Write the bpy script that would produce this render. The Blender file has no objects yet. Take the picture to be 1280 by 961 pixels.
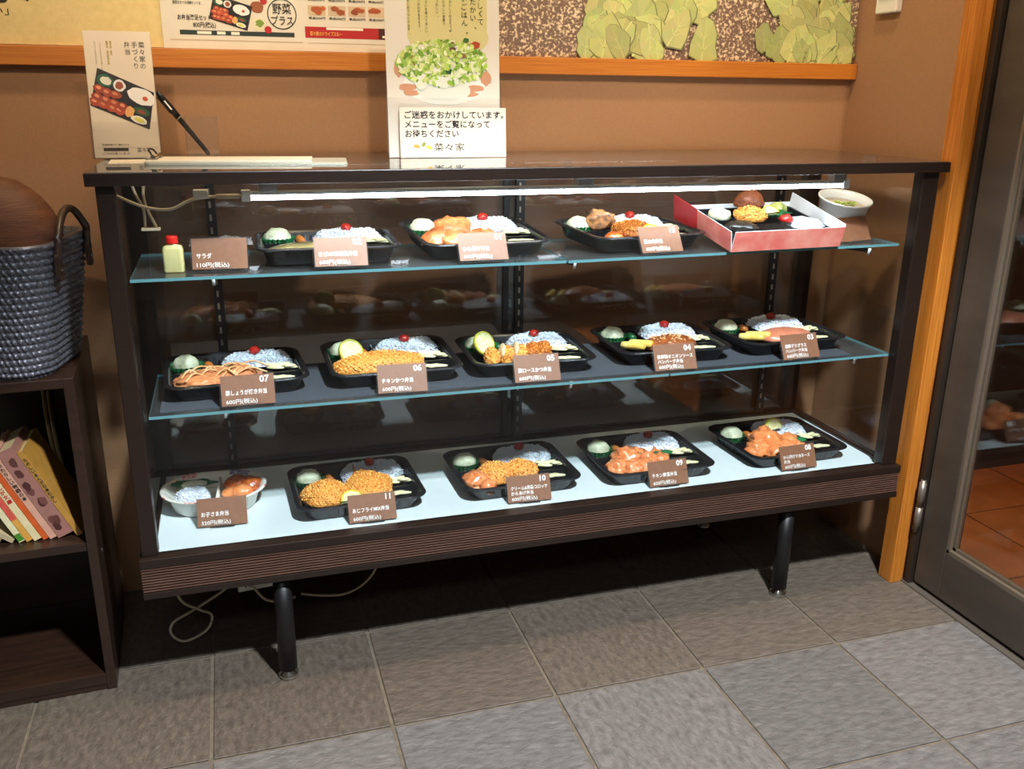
import bpy, math, random
from mathutils import Vector, Matrix, noise
random.seed(7)
PI = math.pi
S = bpy.context.scene
COL = S.collection

# ------------------------------------------------------------------ camera
CX, CY, CZ = 0.1849, -1.4655, 1.0289
YAW, PIT, ROL, FPX = -0.3018, -0.3117, 0.0116, 1133.1
fw = Vector((-math.sin(YAW)*math.cos(PIT), math.cos(YAW)*math.cos(PIT), math.sin(PIT)))
rt = Vector((math.cos(YAW), math.sin(YAW), 0)); up = rt.cross(fw)
r2 = math.cos(ROL)*rt + math.sin(ROL)*up; u2 = -math.sin(ROL)*rt + math.cos(ROL)*up
cam = bpy.data.cameras.new('camera'); camo = bpy.data.objects.new('camera', cam); COL.objects.link(camo)
cam.sensor_width = 36; cam.lens = FPX/1280*36; cam.clip_start = .05
M = Matrix((r2, u2, -fw)).transposed().to_4x4(); M.translation = (CX, CY, CZ)
camo.matrix_world = M
S.camera = camo
# ------------------------------------------------------------------ world, lights, exposure
YWALL = .42; XR = 1.585
S.view_settings.view_transform = 'Standard'; S.view_settings.look = 'None'
S.view_settings.gamma = 1; S.view_settings.use_curve_mapping = False
S.view_settings.exposure = 0.0
w = bpy.data.worlds.new('world'); S.world = w; w.use_nodes = True
w.node_tree.nodes['Background'].inputs[0].default_value = (1, .82, .66, 1)
w.node_tree.nodes['Background'].inputs[1].default_value = 0.075
def area(name, loc, size, power, col, rot=(0, 0, 0), shape='DISK', spread=PI, size_y=None):
    l = bpy.data.lights.new(name, 'AREA'); l.shape = shape; l.size = size; l.energy = power; l.color = col; l.spread = spread
    if size_y: l.size_y = size_y
    o = bpy.data.objects.new(name, l); COL.objects.link(o); o.location = loc; o.rotation_euler = rot
    return o
area('downlight_wall', (0.2, -.12, 2.38), .14, 13, (1, .74, .46))
area('downlight_wall', (1.15, -.12, 2.38), .14, 11, (1, .74, .46))
def spot(name, loc, target, power, col, ang, blend=.5, r=.07):
    l = bpy.data.lights.new(name, 'SPOT'); l.energy = power; l.color = col; l.spot_size = math.radians(ang); l.spot_blend = blend; l.shadow_soft_size = r
    o = bpy.data.objects.new(name, l); COL.objects.link(o); o.location = loc
    o.rotation_euler = (Vector(target)-Vector(loc)).to_track_quat('-Z', 'Y').to_euler()
spot('downlight_room', (0.80, -1.42, 2.38), (0.76, -.62, 0), 540, (.88, .94, 1), 68, .4)
for x_, p_ in ((-.25, 85), (.55, 100), (1.30, 95)): spot('wall_spot', (x_, -1.55, 2.38), (x_+.03, YWALL, 1.50), p_, (1, .80, .56), 42, .7, .05)
spot('wall_spot', (.35, -1.1, 2.38), (XR, .22, 1.30), 75, (1, .80, .56), 40, .7, .05)  # extra warm spot, added to brighten the right wall
area('cool_fill_light', (-0.2, -2.7, 2.38), 1.1, 14, (.86, .92, 1), shape='RECTANGLE', size_y=.35)  # unseen cool fill behind the camera, added for the bluish foreground floor
area('downlight_outside', (2.35, -.2, 2.3), .2, 20, (1, .52, .20))

# ------------------------------------------------------------------ helpers
def lin(c):
    return tuple((v/12.92 if v <= .04045 else ((v+.055)/1.055)**2.4) for v in c)
def rgb(r, g, b): return lin((r/255, g/255, b/255))

class MB:
    def __init__(s): s.v = []; s.f = []; s.m = []; s.c = []; s.sm = []
    def add(s, vs, fs, m=0, c=None, smooth=False):
        n = len(s.v); s.v += [tuple(q) for q in vs]
        for f in fs:
            s.f.append([n+i for i in f]); s.m.append(m); s.c.append(c); s.sm.append(smooth)
        return s
    def box(s, a, b, m=0, c=None, mat=None):
        x0, y0, z0 = a; x1, y1, z1 = b
        vs = [(x0,y0,z0),(x1,y0,z0),(x1,y1,z0),(x0,y1,z0),(x0,y0,z1),(x1,y0,z1),(x1,y1,z1),(x0,y1,z1)]
        if mat is not None: vs = [mat @ Vector(q) for q in vs]
        return s.add(vs, [(3,2,1,0),(4,5,6,7),(0,1,5,4),(1,2,6,5),(2,3,7,6),(3,0,4,7)], m, c)
    def loft(s, rings, m=0, c=None, caps=(True, True), smooth=True, closed=True):
        n = len(rings[0]); vs = [q for r in rings for q in r]; fs = []
        for i in range(len(rings)-1):
            for j in range(n if closed else n-1):
                k = (j+1) % n
                fs.append((i*n+j, i*n+k, (i+1)*n+k, (i+1)*n+j))
        s.add(vs, fs, m, c, smooth)
        b = len(s.v)-len(vs)
        if caps[0]: s.f.append([b+j for j in reversed(range(n))]); s.m.append(m); s.c.append(c); s.sm.append(False)
        if caps[1]: s.f.append([b+(len(rings)-1)*n+j for j in range(n)]); s.m.append(m); s.c.append(c); s.sm.append(False)
        return s
    def tube(s, pts, r, n=8, m=0, c=None, flat=1):
        pts = [Vector(p) for p in pts]; rings = []
        for i, p in enumerate(pts):
            t = (pts[min(i+1, len(pts)-1)]-pts[max(i-1, 0)]).normalized()
            a = Vector((0, 0, 1)) if abs(t.z) < .9 else Vector((1, 0, 0))
            u = t.cross(a).normalized(); v = u.cross(t)
            rr = r[i] if isinstance(r, (list, tuple)) else r
            rings.append([p+u*math.cos(2*PI*k/n)*rr+v*math.sin(2*PI*k/n)*rr*flat for k in range(n)])
        return s.loft(rings, m, c)
    def build(s, name, mats, parent=None, kind=None):
        me = bpy.data.meshes.new(name); me.from_pydata(s.v, [], s.f)
        if not isinstance(mats, (list, tuple)): mats = [mats]
        for q in mats: me.materials.append(q)
        me.polygons.foreach_set('material_index', s.m); me.polygons.foreach_set('use_smooth', s.sm)
        if any(c is not None for c in s.c):
            at = me.color_attributes.new('Col', 'FLOAT_COLOR', 'CORNER'); d = []
            for f, c in zip(s.f, s.c):
                c = c or (1, 1, 1)
                for _ in f: d += [c[0], c[1], c[2], 1]
            at.data.foreach_set('color', d)
        me.update()
        return link(name, me, parent, kind)
def link(name, me, parent=None, kind=None):
    o = bpy.data.objects.new(name, me); COL.objects.link(o)
    if parent: o.parent = parent
    if kind: o['kind'] = kind
    return o
def tag(o, label, cat, group=None):
    o['label'] = label; o['category'] = cat
    if group: o['group'] = group
    return o
def thing(name, label, cat, loc=(0,0,0), rot=(0,0,0), group=None):
    o = bpy.data.objects.new(name, None); COL.objects.link(o); o.empty_display_size = .05
    o.location = loc; o.rotation_euler = rot
    return tag(o, label, cat, group)
def bevel(o, wd=.002, seg=2):
    b = o.modifiers.new('bevel', 'BEVEL'); b.width = wd; b.segments = seg; b.limit_method = 'ANGLE'; return o
def rrect(hx, hy, r, z, n=6, cx=0, cy=0):
    pts = []
    for qx, qy, a0 in ((1,1,0), (-1,1,PI/2), (-1,-1,PI), (1,-1,1.5*PI)):
        for i in range(n+1):
            a = a0+PI/2*i/n
            pts.append((cx+qx*(hx-r)+r*math.cos(a), cy+qy*(hy-r)+r*math.sin(a), z))
    return pts

# ------------------------------------------------------------------ materials
def mat(name, col, rough=.5, col2=None, nscale=30, stretch=(1,1,1), bump=0, bscale=80, metal=0, coat=0, spec=.5, detail=4, contrast=(.35,.65), sss=0, trans=0):
    m = bpy.data.materials.new(name); m.use_nodes = True; nt = m.node_tree; N = nt.nodes; L = nt.links
    b = N['Principled BSDF']; b.inputs['Base Color'].default_value = (*col, 1)
    b.inputs['Roughness'].default_value = rough; b.inputs['Metallic'].default_value = metal
    b.inputs['Coat Weight'].default_value = coat; b.inputs['Coat Roughness'].default_value = .06
    b.inputs['Specular IOR Level'].default_value = spec
    b.inputs['Transmission Weight'].default_value = trans
    if sss: b.inputs['Subsurface Weight'].default_value = sss; b.inputs['Subsurface Scale'].default_value = .004
    if col2 is not None or bump:
        tc = N.new('ShaderNodeTexCoord'); mp = N.new('ShaderNodeMapping'); L.new(tc.outputs['Object'], mp.inputs[0]); mp.inputs['Scale'].default_value = stretch
    if col2 is not None:
        n = N.new('ShaderNodeTexNoise'); n.inputs['Scale'].default_value = nscale; n.inputs['Detail'].default_value = detail
        L.new(mp.outputs[0], n.inputs['Vector'])
        r = N.new('ShaderNodeValToRGB'); r.color_ramp.elements[0].position = contrast[0]; r.color_ramp.elements[1].position = contrast[1]
        r.color_ramp.elements[0].color = (*col, 1); r.color_ramp.elements[1].color = (*col2, 1)
        L.new(n.outputs['Fac'], r.inputs[0]); L.new(r.outputs[0], b.inputs['Base Color'])
    if bump:
        n2 = N.new('ShaderNodeTexNoise'); n2.inputs['Scale'].default_value = bscale; n2.inputs['Detail'].default_value = 5
        L.new(mp.outputs[0], n2.inputs['Vector'])
        bp = N.new('ShaderNodeBump'); bp.inputs['Strength'].default_value = bump; bp.inputs['Distance'].default_value = .002
        L.new(n2.outputs['Fac'], bp.inputs['Height']); L.new(bp.outputs[0], b.inputs['Normal'])
    return m
def pane_mat(name, tint=(1,1,1), refl=1.6, dirt=0):
    m = bpy.data.materials.new(name); m.use_nodes = True; nt = m.node_tree; N = nt.nodes; L = nt.links
    N.clear(); out = N.new('ShaderNodeOutputMaterial'); tr = N.new('ShaderNodeBsdfTransparent'); gl = N.new('ShaderNodeBsdfGlossy')
    tr.inputs[0].default_value = (*tint, 1); gl.inputs['Roughness'].default_value = .01
    # Schlick reflectance of a thin pane, the same from both of its faces
    ge = N.new('ShaderNodeNewGeometry'); dt = N.new('ShaderNodeVectorMath'); dt.operation = 'DOT_PRODUCT'
    L.new(ge.outputs['Normal'], dt.inputs[0]); L.new(ge.outputs['Incoming'], dt.inputs[1])
    def mth(op, a, b):
        n_ = N.new('ShaderNodeMath'); n_.operation = op
        for i_, q in enumerate((a, b)):
            if q is None: continue
            if isinstance(q, (int, float)): n_.inputs[i_].default_value = q
            else: L.new(q, n_.inputs[i_])
        return n_.outputs[0]
    c_ = mth('SUBTRACT', 1.0, mth('ABSOLUTE', dt.outputs['Value'], None))
    p_ = mth('ADD', mth('MULTIPLY', mth('POWER', c_, 5.0), .96), .04*refl)
    mx = N.new('ShaderNodeMixShader'); L.new(mth('MINIMUM', p_, 1.0), mx.inputs[0])
    L.new(tr.outputs[0], mx.inputs[1]); L.new(gl.outputs[0], mx.inputs[2])
    last = mx
    if dirt:
        tc = N.new('ShaderNodeTexCoord'); n = N.new('ShaderNodeTexNoise'); n.inputs['Scale'].default_value = 5; n.inputs['Detail'].default_value = 8
        L.new(tc.outputs['Object'], n.inputs['Vector'])
        mr = N.new('ShaderNodeMapRange'); mr.inputs[1].default_value = .4; mr.inputs[2].default_value = .75; mr.inputs[3].default_value = dirt*.3; mr.inputs[4].default_value = dirt
        L.new(n.outputs['Fac'], mr.inputs[0])
        df = N.new('ShaderNodeBsdfDiffuse'); df.inputs[0].default_value = (.8, .8, .8, 1)
        m2 = N.new('ShaderNodeMixShader'); L.new(mr.outputs[0], m2.inputs[0]); L.new(mx.outputs[0], m2.inputs[1]); L.new(df.outputs[0], m2.inputs[2]); last = m2
    L.new(last.outputs[0], out.inputs[0])
    return m
def print_mat(name, rough=.4, coat=0):
    m = bpy.data.materials.new(name); m.use_nodes = True; N = m.node_tree.nodes
    a = N.new('ShaderNodeAttribute'); a.attribute_name = 'Col'
    b = N['Principled BSDF']; m.node_tree.links.new(a.outputs['Color'], b.inputs['Base Color']); b.inputs['Roughness'].default_value = rough
    b.inputs['Coat Weight'].default_value = coat
    return m
def emis(name, col, s):
    m = bpy.data.materials.new(name); m.use_nodes = True; b = m.node_tree.nodes['Principled BSDF']
    b.inputs['Emission Color'].default_value = (*col, 1); b.inputs['Emission Strength'].default_value = s; b.inputs['Base Color'].default_value = (.8,.8,.8,1)
    return m
m_wall = mat('brown_wallpaper', rgb(160,119,85), .8, rgb(155,115,82), 160, bump=.25, bscale=260)
m_cream = mat('cream_wall_panel', rgb(222,200,138), .6, rgb(214,191,128), 90, bump=.1, bscale=300)
m_ceil = mat('ceiling_paper', rgb(220,205,180), .9, bump=.1)
m_ledge = mat('amber_wood', rgb(196,124,44), .42, rgb(176,100,30), 9, stretch=(1,12,60), bump=.1, bscale=30)
m_postwood = mat('orange_pine', rgb(184,114,40), .4, rgb(160,92,28), 8, stretch=(30,30,1), bump=.1, bscale=30)
m_dark = mat('dark_brown_laminate', rgb(33,21,14), .38, rgb(26,16,11), 14, stretch=(1,20,20), bump=.03, bscale=60)
m_rib = mat('brown_ribbed_trim', rgb(88,62,50), .4, rgb(72,50,40), 20, stretch=(1,20,20))
m_black = mat('black_painted_steel', rgb(16,15,16), .4, bump=.03)
m_glass = pane_mat('clear_glass', (.98,.99,.985), .6)
m_topglass = pane_mat('dusty_top_glass', (.95,.97,.96), 3.5, .03)
m_shelfglass = pane_mat('shelf_glass', (.92,.96,.96), .9, .05)
m_backglass = pane_mat('dark_tinted_sliding_glass', (.76,.73,.71), 2.2, .04)
m_doorglass = pane_mat('door_glass', (.8,.8,.8), 2.2)
m_edge = mat('teal_glass_edge', rgb(96,148,156), .12, coat=.6)
m_matt = mat('grey_felt_mat', rgb(70,76,84), .9, rgb(54,60,68), 400, bump=.3, bscale=600)
m_deck = mat('pale_enamel_deck', rgb(214,228,230), .3, rgb(206,221,224), 8)
m_tray = mat('black_tray_plastic', rgb(24,25,28), .26, bump=.05, bscale=200, spec=.6)
m_white = mat('white_plastic', rgb(232,230,222), .35, rgb(226,223,214), 10)
m_cable = mat('ivory_cable', rgb(196,184,160), .45, rgb(186,174,150), 30)
m_alu = mat('aluminium', rgb(190,190,188), .3, metal=.9, bump=.02)
m_chrome = mat('steel', rgb(200,198,192), .2, metal=1, bump=.01)
m_led = emis('led_diffuser', (.78,.89,1), 36)
m_acryl = pane_mat('clear_acrylic', (.98,.98,.98), .6, .03)
m_card = mat('brown_card_behind_acrylic', rgb(126,85,60), .5, rgb(133,91,66), 90, coat=.9)
m_letter = mat('white_lettering', rgb(244,244,240), .5, bump=.01)
m_ink = mat('black_ink', rgb(30,26,24), .6, bump=.01)
m_blueink = mat('navy_ink', rgb(26,32,54), .5, bump=.01)
m_print = print_mat('printed_ink')
m_paper = mat('white_paper', rgb(222,214,196), .55, rgb(216,208,190), 20)
m_rice = mat('steamed_rice', rgb(226,232,240), .35, rgb(208,216,228), 300, sss=.15)
m_plum = mat('red_pickled_plum', rgb(196,38,28), .3, rgb(150,24,20), 200, bump=.6, bscale=300, coat=.5)
m_potato = mat('potato_salad', rgb(228,232,206), .45, rgb(206,212,176), 160, bump=.5, bscale=220)
m_green = mat('green_leaf_divider', rgb(34,120,72), .35, rgb(20,92,50), 120, bump=.1)
m_cr1 = mat('pale_crumb', rgb(250,206,120), .5, rgb(240,186,96), 200, bump=.2)
m_cr2 = mat('toasted_crumb', rgb(206,120,40), .5, rgb(190,104,34), 200, bump=.2)
m_crumb = mat('golden_breadcrumb', rgb(240,174,82), .5, rgb(214,132,46), 260, bump=.9, bscale=420)
m_crumb2 = mat('brown_breadcrumb', rgb(206,122,44), .5, rgb(160,82,24), 260, bump=.9, bscale=420)
m_karaage = mat('glazed_fried_chicken', rgb(222,116,48), .25, rgb(176,70,24), 90, bump=.7, bscale=160, coat=.7)
m_mayo = mat('orange_mayonnaise_chicken', rgb(240,156,96), .3, rgb(228,126,70), 90, bump=.6, bscale=160, coat=.5)
m_sweet = mat('pinkish_glazed_chicken', rgb(238,160,106), .22, rgb(214,114,60), 110, bump=.8, bscale=160, coat=.9)
m_pork = mat('ginger_pork', rgb(226,158,106), .25, rgb(198,116,70), 60, stretch=(1,6,1), bump=.5, bscale=90, coat=.7)
m_onion = mat('onion_strip', rgb(232,190,140), .25, rgb(214,160,104), 80, coat=.6)
m_meat = mat('white_pork_cut_face', rgb(238,216,180), .5, rgb(226,196,150), 150, bump=.5, bscale=250)
m_patty = mat('hamburger_patty', rgb(170,96,50), .3, rgb(128,64,32), 120, bump=.8, bscale=200, coat=.6)
m_sauce = mat('salmon_demi_sauce', rgb(222,142,112), .3, rgb(208,122,92), 40, bump=.2, bscale=60, coat=.4)
m_egg = mat('rolled_egg', rgb(246,222,130), .35, rgb(234,196,88), 60, bump=.3, bscale=120)
m_lemonr = mat('lemon_rind', rgb(226,222,50), .35, rgb(210,200,40), 100, bump=.3, bscale=400)
m_lemonf = mat('lemon_flesh', rgb(226,230,190), .25, rgb(210,216,150), 140, bump=.2, bscale=200)
m_limer = mat('pale_lemon_rind', rgb(206,206,84), .35, rgb(188,186,60), 100, bump=.3, bscale=400)
m_pickle = mat('pale_pickle', rgb(232,232,190), .3, rgb(214,212,160), 120, bump=.3, bscale=120, coat=.4)
m_carrot = mat('orange_simmered_carrot', rgb(200,120,50), .3, rgb(170,92,30), 60, coat=.4)
m_fish = mat('simmered_mackerel', rgb(202,190,130), .3, rgb(160,150,100), 60, stretch=(1,5,1), coat=.5)
m_fishskin = mat('grilled_fish_skin', rgb(206,140,84), .3, rgb(110,84,70), 120, coat=.5)
m_bean = mat('black_seaweed_simmer', rgb(30,26,22), .3, bump=.3, coat=.3)

# ------------------------------------------------------------------ text
_tcache = {}
def text_geo(s, size, bold=0.0):
    k = (s, bold)
    if k not in _tcache:
        cu = bpy.data.curves.new('t', 'FONT'); cu.body = s; cu.size = 1; cu.resolution_u = 2; cu.offset = bold
        o = bpy.data.objects.new('t', cu); COL.objects.link(o)
        dg = bpy.context.evaluated_depsgraph_get(); me = bpy.data.meshes.new_from_object(o.evaluated_get(dg))
        vs = [tuple(v.co) for v in me.vertices]; fs = [tuple(p.vertices) for p in me.polygons]
        bpy.data.objects.remove(o); bpy.data.curves.remove(cu); bpy.data.meshes.remove(me)
        _tcache[k] = (vs, fs)
    return _tcache[k]
def put_text(mb, s, x, y, size, z=.0004, bold=0.0, width=None, align='L', m=0, c=None):
    """text in the local xy plane; width squeezes/stretches the line"""
    vs, fs = text_geo(s, size, bold)
    if not vs: return
    x0 = min(v[0] for v in vs); x1 = max(v[0] for v in vs)
    sx = size if width is None else width/(x1-x0)
    off = {'L': -x0*sx, 'C': -(x0+x1)/2*sx, 'R': -x1*sx}[align]
    mb.add([(x+off+v[0]*sx, y+v[1]*size, z) for v in vs], fs, m, c)
def put_vertical(mb, s, x, y, size, z=.0004, bold=0.0, pitch=1.08, m=0, c=None):
    for i, ch in enumerate(s):
        if ch == ' ': continue
        vs, fs = text_geo(ch, size, bold)
        if not vs: continue
        xc = (min(v[0] for v in vs)+max(v[0] for v in vs))/2
        if ch in '。、': xc -= .35
        mb.add([(x+(v[0]-xc)*size, y-(i+.85)*size*pitch+v[1]*size, z) for v in vs], fs, m, c)
def poly(mb, pts, c, z, m=0): mb.add([(p[0], p[1], z) for p in pts], [tuple(range(len(pts)))], m, c)
def rect(mb, x0, y0, x1, y1, c, z, m=0): poly(mb, [(x0,y0),(x1,y0),(x1,y1),(x0,y1)], c, z, m)
def ell(mb, x, y, rx, ry, c, z, rot=0, n=14, wob=0, rnd=None, m=0):
    pts = []
    for i in range(n):
        a = 2*PI*i/n; k = 1+(rnd.uniform(-wob, wob) if wob else 0)
        px, py = rx*k*math.cos(a), ry*k*math.sin(a)
        pts.append((x+px*math.cos(rot)-py*math.sin(rot), y+px*math.sin(rot)+py*math.cos(rot)))
    poly(mb, pts, c, z, m)
def ring2d(mb, x, y, r, t, c, z, n=28, sy=1):
    vs = []; fs = []
    for i in range(n):
        a = 2*PI*i/n
        vs += [(x+(r-t)*math.cos(a), y+(r-t)*sy*math.sin(a), z), (x+r*math.cos(a), y+r*sy*math.sin(a), z)]
    for i in range(n): j = (i+1) % n; fs.append((2*i, 2*i+1, 2*j+1, 2*j))
    mb.add(vs, fs, 0, c)
def jitter(c, rnd, a=.12):
    k = 1+rnd.uniform(-a, a); return tuple(min(1, max(0, v*k*(1+rnd.uniform(-.05, .05)))) for v in c)
def bento_photo(mb, cx, cy, w, h, rot, z, rnd, lim=9):
    """flat printed picture of a lunch box"""
    ca, sa = math.cos(rot), math.sin(rot)
    def T(x, y): return (max(-lim, min(lim, cx+x*w*ca-y*h*sa)), cy+x*w*sa+y*h*ca)
    def E(x, y, rx, ry, c, zz, wob=.1, n=14):
        poly(mb, [T(x+rx*math.cos(2*PI*i/n)*(1+rnd.uniform(-wob, wob)), y+ry*math.sin(2*PI*i/n)*(1+rnd.uniform(-wob, wob))) for i in range(n)], c, zz)
    poly(mb, [T(-.5,-.5),T(.5,-.5),T(.5,.5),T(-.5,.5)], rgb(44,34,34), z)
    poly(mb, [T(-.46,-.45),T(.46,-.45),T(.46,.45),T(-.46,.45)], rgb(26,20,20), z+.0001)
    E(.24, .22, .22, .20, rgb(236,232,226), z+.0002, .05, 18); E(.30, .20, .04, .06, rgb(196,80,50), z+.0003)
    E(-.34, .27, .13, .15, rgb(30,92,62), z+.0002); E(-.33, .27, .09, .10, rgb(224,220,200), z+.0003)
    E(-.12, .28, .10, .14, rgb(226,222,220), z+.0002); E(-.12, .28, .06, .10, rgb(150,74,44), z+.0003)
    for i in range(11):
        x, y = -.38+.13*(i % 4)+rnd.uniform(-.03, .03), -.34+.17*(i//4)+rnd.uniform(-.03, .03)
        E(x, y, .09, .10, jitter(rgb(170,70,42), rnd, .25), z+.0003+i*.00004, .15)
        E(x-.01, y+.02, .04, .04, jitter(rgb(214,130,90), rnd, .2), z+.0003+i*.00004+.00002, .2)
    E(.14, -.25, .07, .14, rgb(226,164,96), z+.0008); E(.31, -.14, .13, .10, rgb(36,84,50), z+.0004); E(.31, -.15, .07, .05, rgb(140,66,48), z+.0006)
    E(.31, -.36, .13, .09, rgb(232,228,214), z+.0006); E(.31, -.36, .08, .05, rgb(214,206,90), z+.0008)

# ------------------------------------------------------------------ setting
YW, XW = .42, 1.585
def struct(name, mb, mats, parent=None):
    o = mb.build(name, mats, parent); 
    if not parent: o['kind'] = 'structure'
    return o
fl = struct('floor', MB().box((-2.0,-3.4,-.03), (1.62,YW+.02,-.0032)), mat('grout', rgb(104,94,80), .9, rgb(86,78,66), 60, bump=.3))
tile_mats = []
for i, (a, b) in enumerate(((rgb(110,107,105), rgb(80,77,75)), (rgb(104,101,98), rgb(76,73,70)), (rgb(114,110,107), rgb(84,80,77)), (rgb(100,91,80), rgb(73,65,57)), (rgb(96,87,77), rgb(70,62,54)))):
    for st in ((5,15,4), (14,6,4)):
        m = mat('slate_floor_tile', a, .5, b, 7, stretch=st, bump=.0, detail=9, contrast=(.3,.72))
        nt = m.node_tree; N = nt.nodes; L = nt.links; bsdf = N['Principled BSDF']
        tc = N.new('ShaderNodeTexCoord'); mp = N.new('ShaderNodeMapping'); mp.inputs['Scale'].default_value = (st[0]*.5+6, st[1]*.5+6, 5)
        L.new(tc.outputs['Object'], mp.inputs[0]); n = N.new('ShaderNodeTexNoise'); n.inputs['Scale'].default_value = 5; n.inputs['Detail'].default_value = 10; n.inputs['Roughness'].default_value = .65; n.inputs['Distortion'].default_value = .8
        L.new(mp.outputs[0], n.inputs['Vector']); bp = N.new('ShaderNodeBump'); bp.inputs['Strength'].default_value = .9; bp.inputs['Distance'].default_value = .005
        L.new(n.outputs['Fac'], bp.inputs['Height']); L.new(bp.outputs[0], bsdf.inputs['Normal'])
        tile_mats.append(m)
T, TX, TY = .2947, .0867, -.1757
g = .0033
tm = []
for m in tile_mats:
    h = T/2-g
    rings = [rrect(h, h, .002, -.012, 1), rrect(h, h, .002, -.001, 1), rrect(h-.0012, h-.0012, .002, 0, 1)]
    o = MB().loft(rings, smooth=False).build('tile', m); me = o.data; bpy.data.objects.remove(o); tm.append(me)
rnd = random.Random(3)
for i in range(-5, 5):
    for j in range(-8, 2):
        x0 = TX+i*T; y0 = TY+j*T
        if x0+T/2 > 1.62 or x0 < -1.6: 
            if x0+T/2 > 1.7: continue
        k = rnd.randrange(6) if y0 < TY-.01 else 6+rnd.randrange(4); o = link('tile', tm[k], fl); o.location = (x0+T/2, y0+T/2, 0)  # browner tiles nearest the case: warm, dim light put into the tile colour
# walls
wb = struct('wall_back', MB().box((-1.8,YW,-.03), (XW+.1,YW+.08,2.45)), m_wall)
struct('wall_right', MB().box((XW,.0,-.03), (XW+.11,YW-.0005,2.45)), m_wall)
struct('ceiling', MB().box((-1.8,-3.4,2.45), (3.6,YW+.6,2.5)), m_ceil)
struct('trim_1', MB().box((-1.8,YW-.0035,1.1), (.62,YW,2.1)), m_cream)       # cream panel above the rail
rail = struct('trim_2', MB().box((-1.8,YW-.02,1.065), (1.593-.009,YW-.0005,1.0985)), m_ledge); bevel(rail, .0015)
post = struct('trim_3', MB().box((1.522,-.012,0), (1.552,.028,2.45)).box((1.552,-.004,0), (XW+.005,.024,2.45)), m_postwood); bevel(post, .0015)
# outside of the door
m_otile = mat('terracotta_tile', rgb(176,104,50), .6, rgb(156,90,42), 12, bump=.2, bscale=90)
of = struct('floor', MB().box((1.63,-3.4,-.03), (3.6,1.0,-.008)), mat('outside_grout', rgb(90,56,32), .9, bump=.2))
o = MB().loft([rrect(.147,.147,.002,-.012,1), rrect(.147,.147,.002,-.001,1), rrect(.146,.146,.002,0,1)], smooth=False).build('tile', m_otile); ome = o.data; bpy.data.objects.remove(o)
for i in range(6):
    for j in range(-5, 2):
        o = link('tile', ome, of); o.location = (1.80+i*.30, j*.30+.08, 0)
struct('wall_back', MB().box((1.70,.46,-.03), (3.6,.54,2.45)), mat('dark_outside_wall', rgb(58,46,36), .8, rgb(48,38,30), 8, bump=.2))

# door with glass: hinged aluminium leaf along x = 1.565
m_frame = mat('dark_bronze_aluminium', rgb(76,68,60), .42, rgb(66,58,51), 6, stretch=(1,1,3), metal=.25, bump=.02)
m_jamb = mat('jamb_bronze', rgb(48,38,30), .45, rgb(38,30,24), 6, metal=.2)
d = bpy.data.objects.new('door_1', None); COL.objects.link(d); d['kind'] = 'structure'
bevel(MB().box((1.556,-.028,0), (1.62,-.013,2.2)).build('jamb', m_jamb, d), .001)
lx0, lx1 = 1.566, 1.602
bevel(MB().box((lx0,-.108,.012), (lx1,-.032,2.15)).build('stile', m_frame, d), .002)
bevel(MB().box((lx0,-.95,.012), (lx1,-.875,2.15)).build('stile', m_frame, d), .002)
bevel(MB().box((lx0,-.875,.012), (lx1,-.108,.120)).build('bottom_rail', m_frame, d), .002)
bevel(MB().box((lx0,-.875,2.05), (lx1,-.108,2.15)).build('top_rail', m_frame, d), .002)
b = MB()
for x0, x1, q in ((lx0+.001, lx0+.010, 0), (lx0+.012, lx0+.02, .006)):
    b.box((x0,-.114-q,.120), (x1,-.108,2.05)); b.box((x0,-.875,.120), (x1,-.108,.127+q)); b.box((x0,-.875,.120), (x1,-.869+q,2.05))
b.build('glazing_bead', mat('bead_aluminium', rgb(120,108,92), .35, metal=.5, bump=.02), d)
MB().box((lx0+.014,-.875,.122), (lx0+.019,-.108,2.05)).build('pane', m_doorglass, d)
hg = MB()
hg.tube([(1.556,-.026,.135), (1.556,-.026,.188)], .0075, 12); hg.tube([(1.556,-.026,.191), (1.556,-.026,.245)], .0075, 12)
hg.tube([(1.556,-.026,.129), (1.556,-.026,.251)], .0055, 10)
hg.build('hinge', mat('hinge_metal', rgb(120,110,100), .35, metal=.6, bump=.02), d)
th = struct('trim_4', MB().box((1.553,-3.0,-.006), (1.64,.0,.004)), mat('threshold_aluminium', rgb(120,112,102), .4, metal=.6, bump=.05))

# switch box on right wall
sw = thing('wall_switch', 'small white plastic box high on the right brown wall', 'switch', (XW, .31, 1.20))
bevel(MB().box((-.016,-.034,.0), (0,.034,.12)).build('housing', m_white, sw), .003)
bevel(MB().box((-.020,-.022,.03), (-.016,.022,.09)).build('rocker', m_white, sw), .001)

# ------------------------------------------------------------------ display case
W, D, H = 1.5, .40, .912
case = thing('display_case', 'long dark brown glass showcase with a lit tube and three levels of lunch boxes', 'display case')
f = MB()
f.box((-.012,-.012,H-.020), (W+.012,.022,H-.0006)); f.box((-.012,D-.022,H-.020), (W+.012,D,H-.0006))
f.box((-.012,.022,H-.020), (.022,D-.022,H-.0006)); f.box((W-.022,.022,H-.020), (W+.012,D-.022,H-.0006))
bevel(f.build('top_frame', m_dark, case), .0012)
MB().box((-.0115,-.0110,H-.0004), (W+.0115,D-.0005,H)).build('top_glass', m_topglass, case)
for x0, x1, y0, y1 in ((0,.026,0,.028), (W-.036,W,0,.028), (0,.034,D-.030,D), (W-.034,W,D-.030,D)):
    bevel(MB().box((x0,y0,.2851), (x1,y1,H-.0201)).build('post', m_dark, case), .0015)
zr0, zr1 = .212, .285
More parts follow.
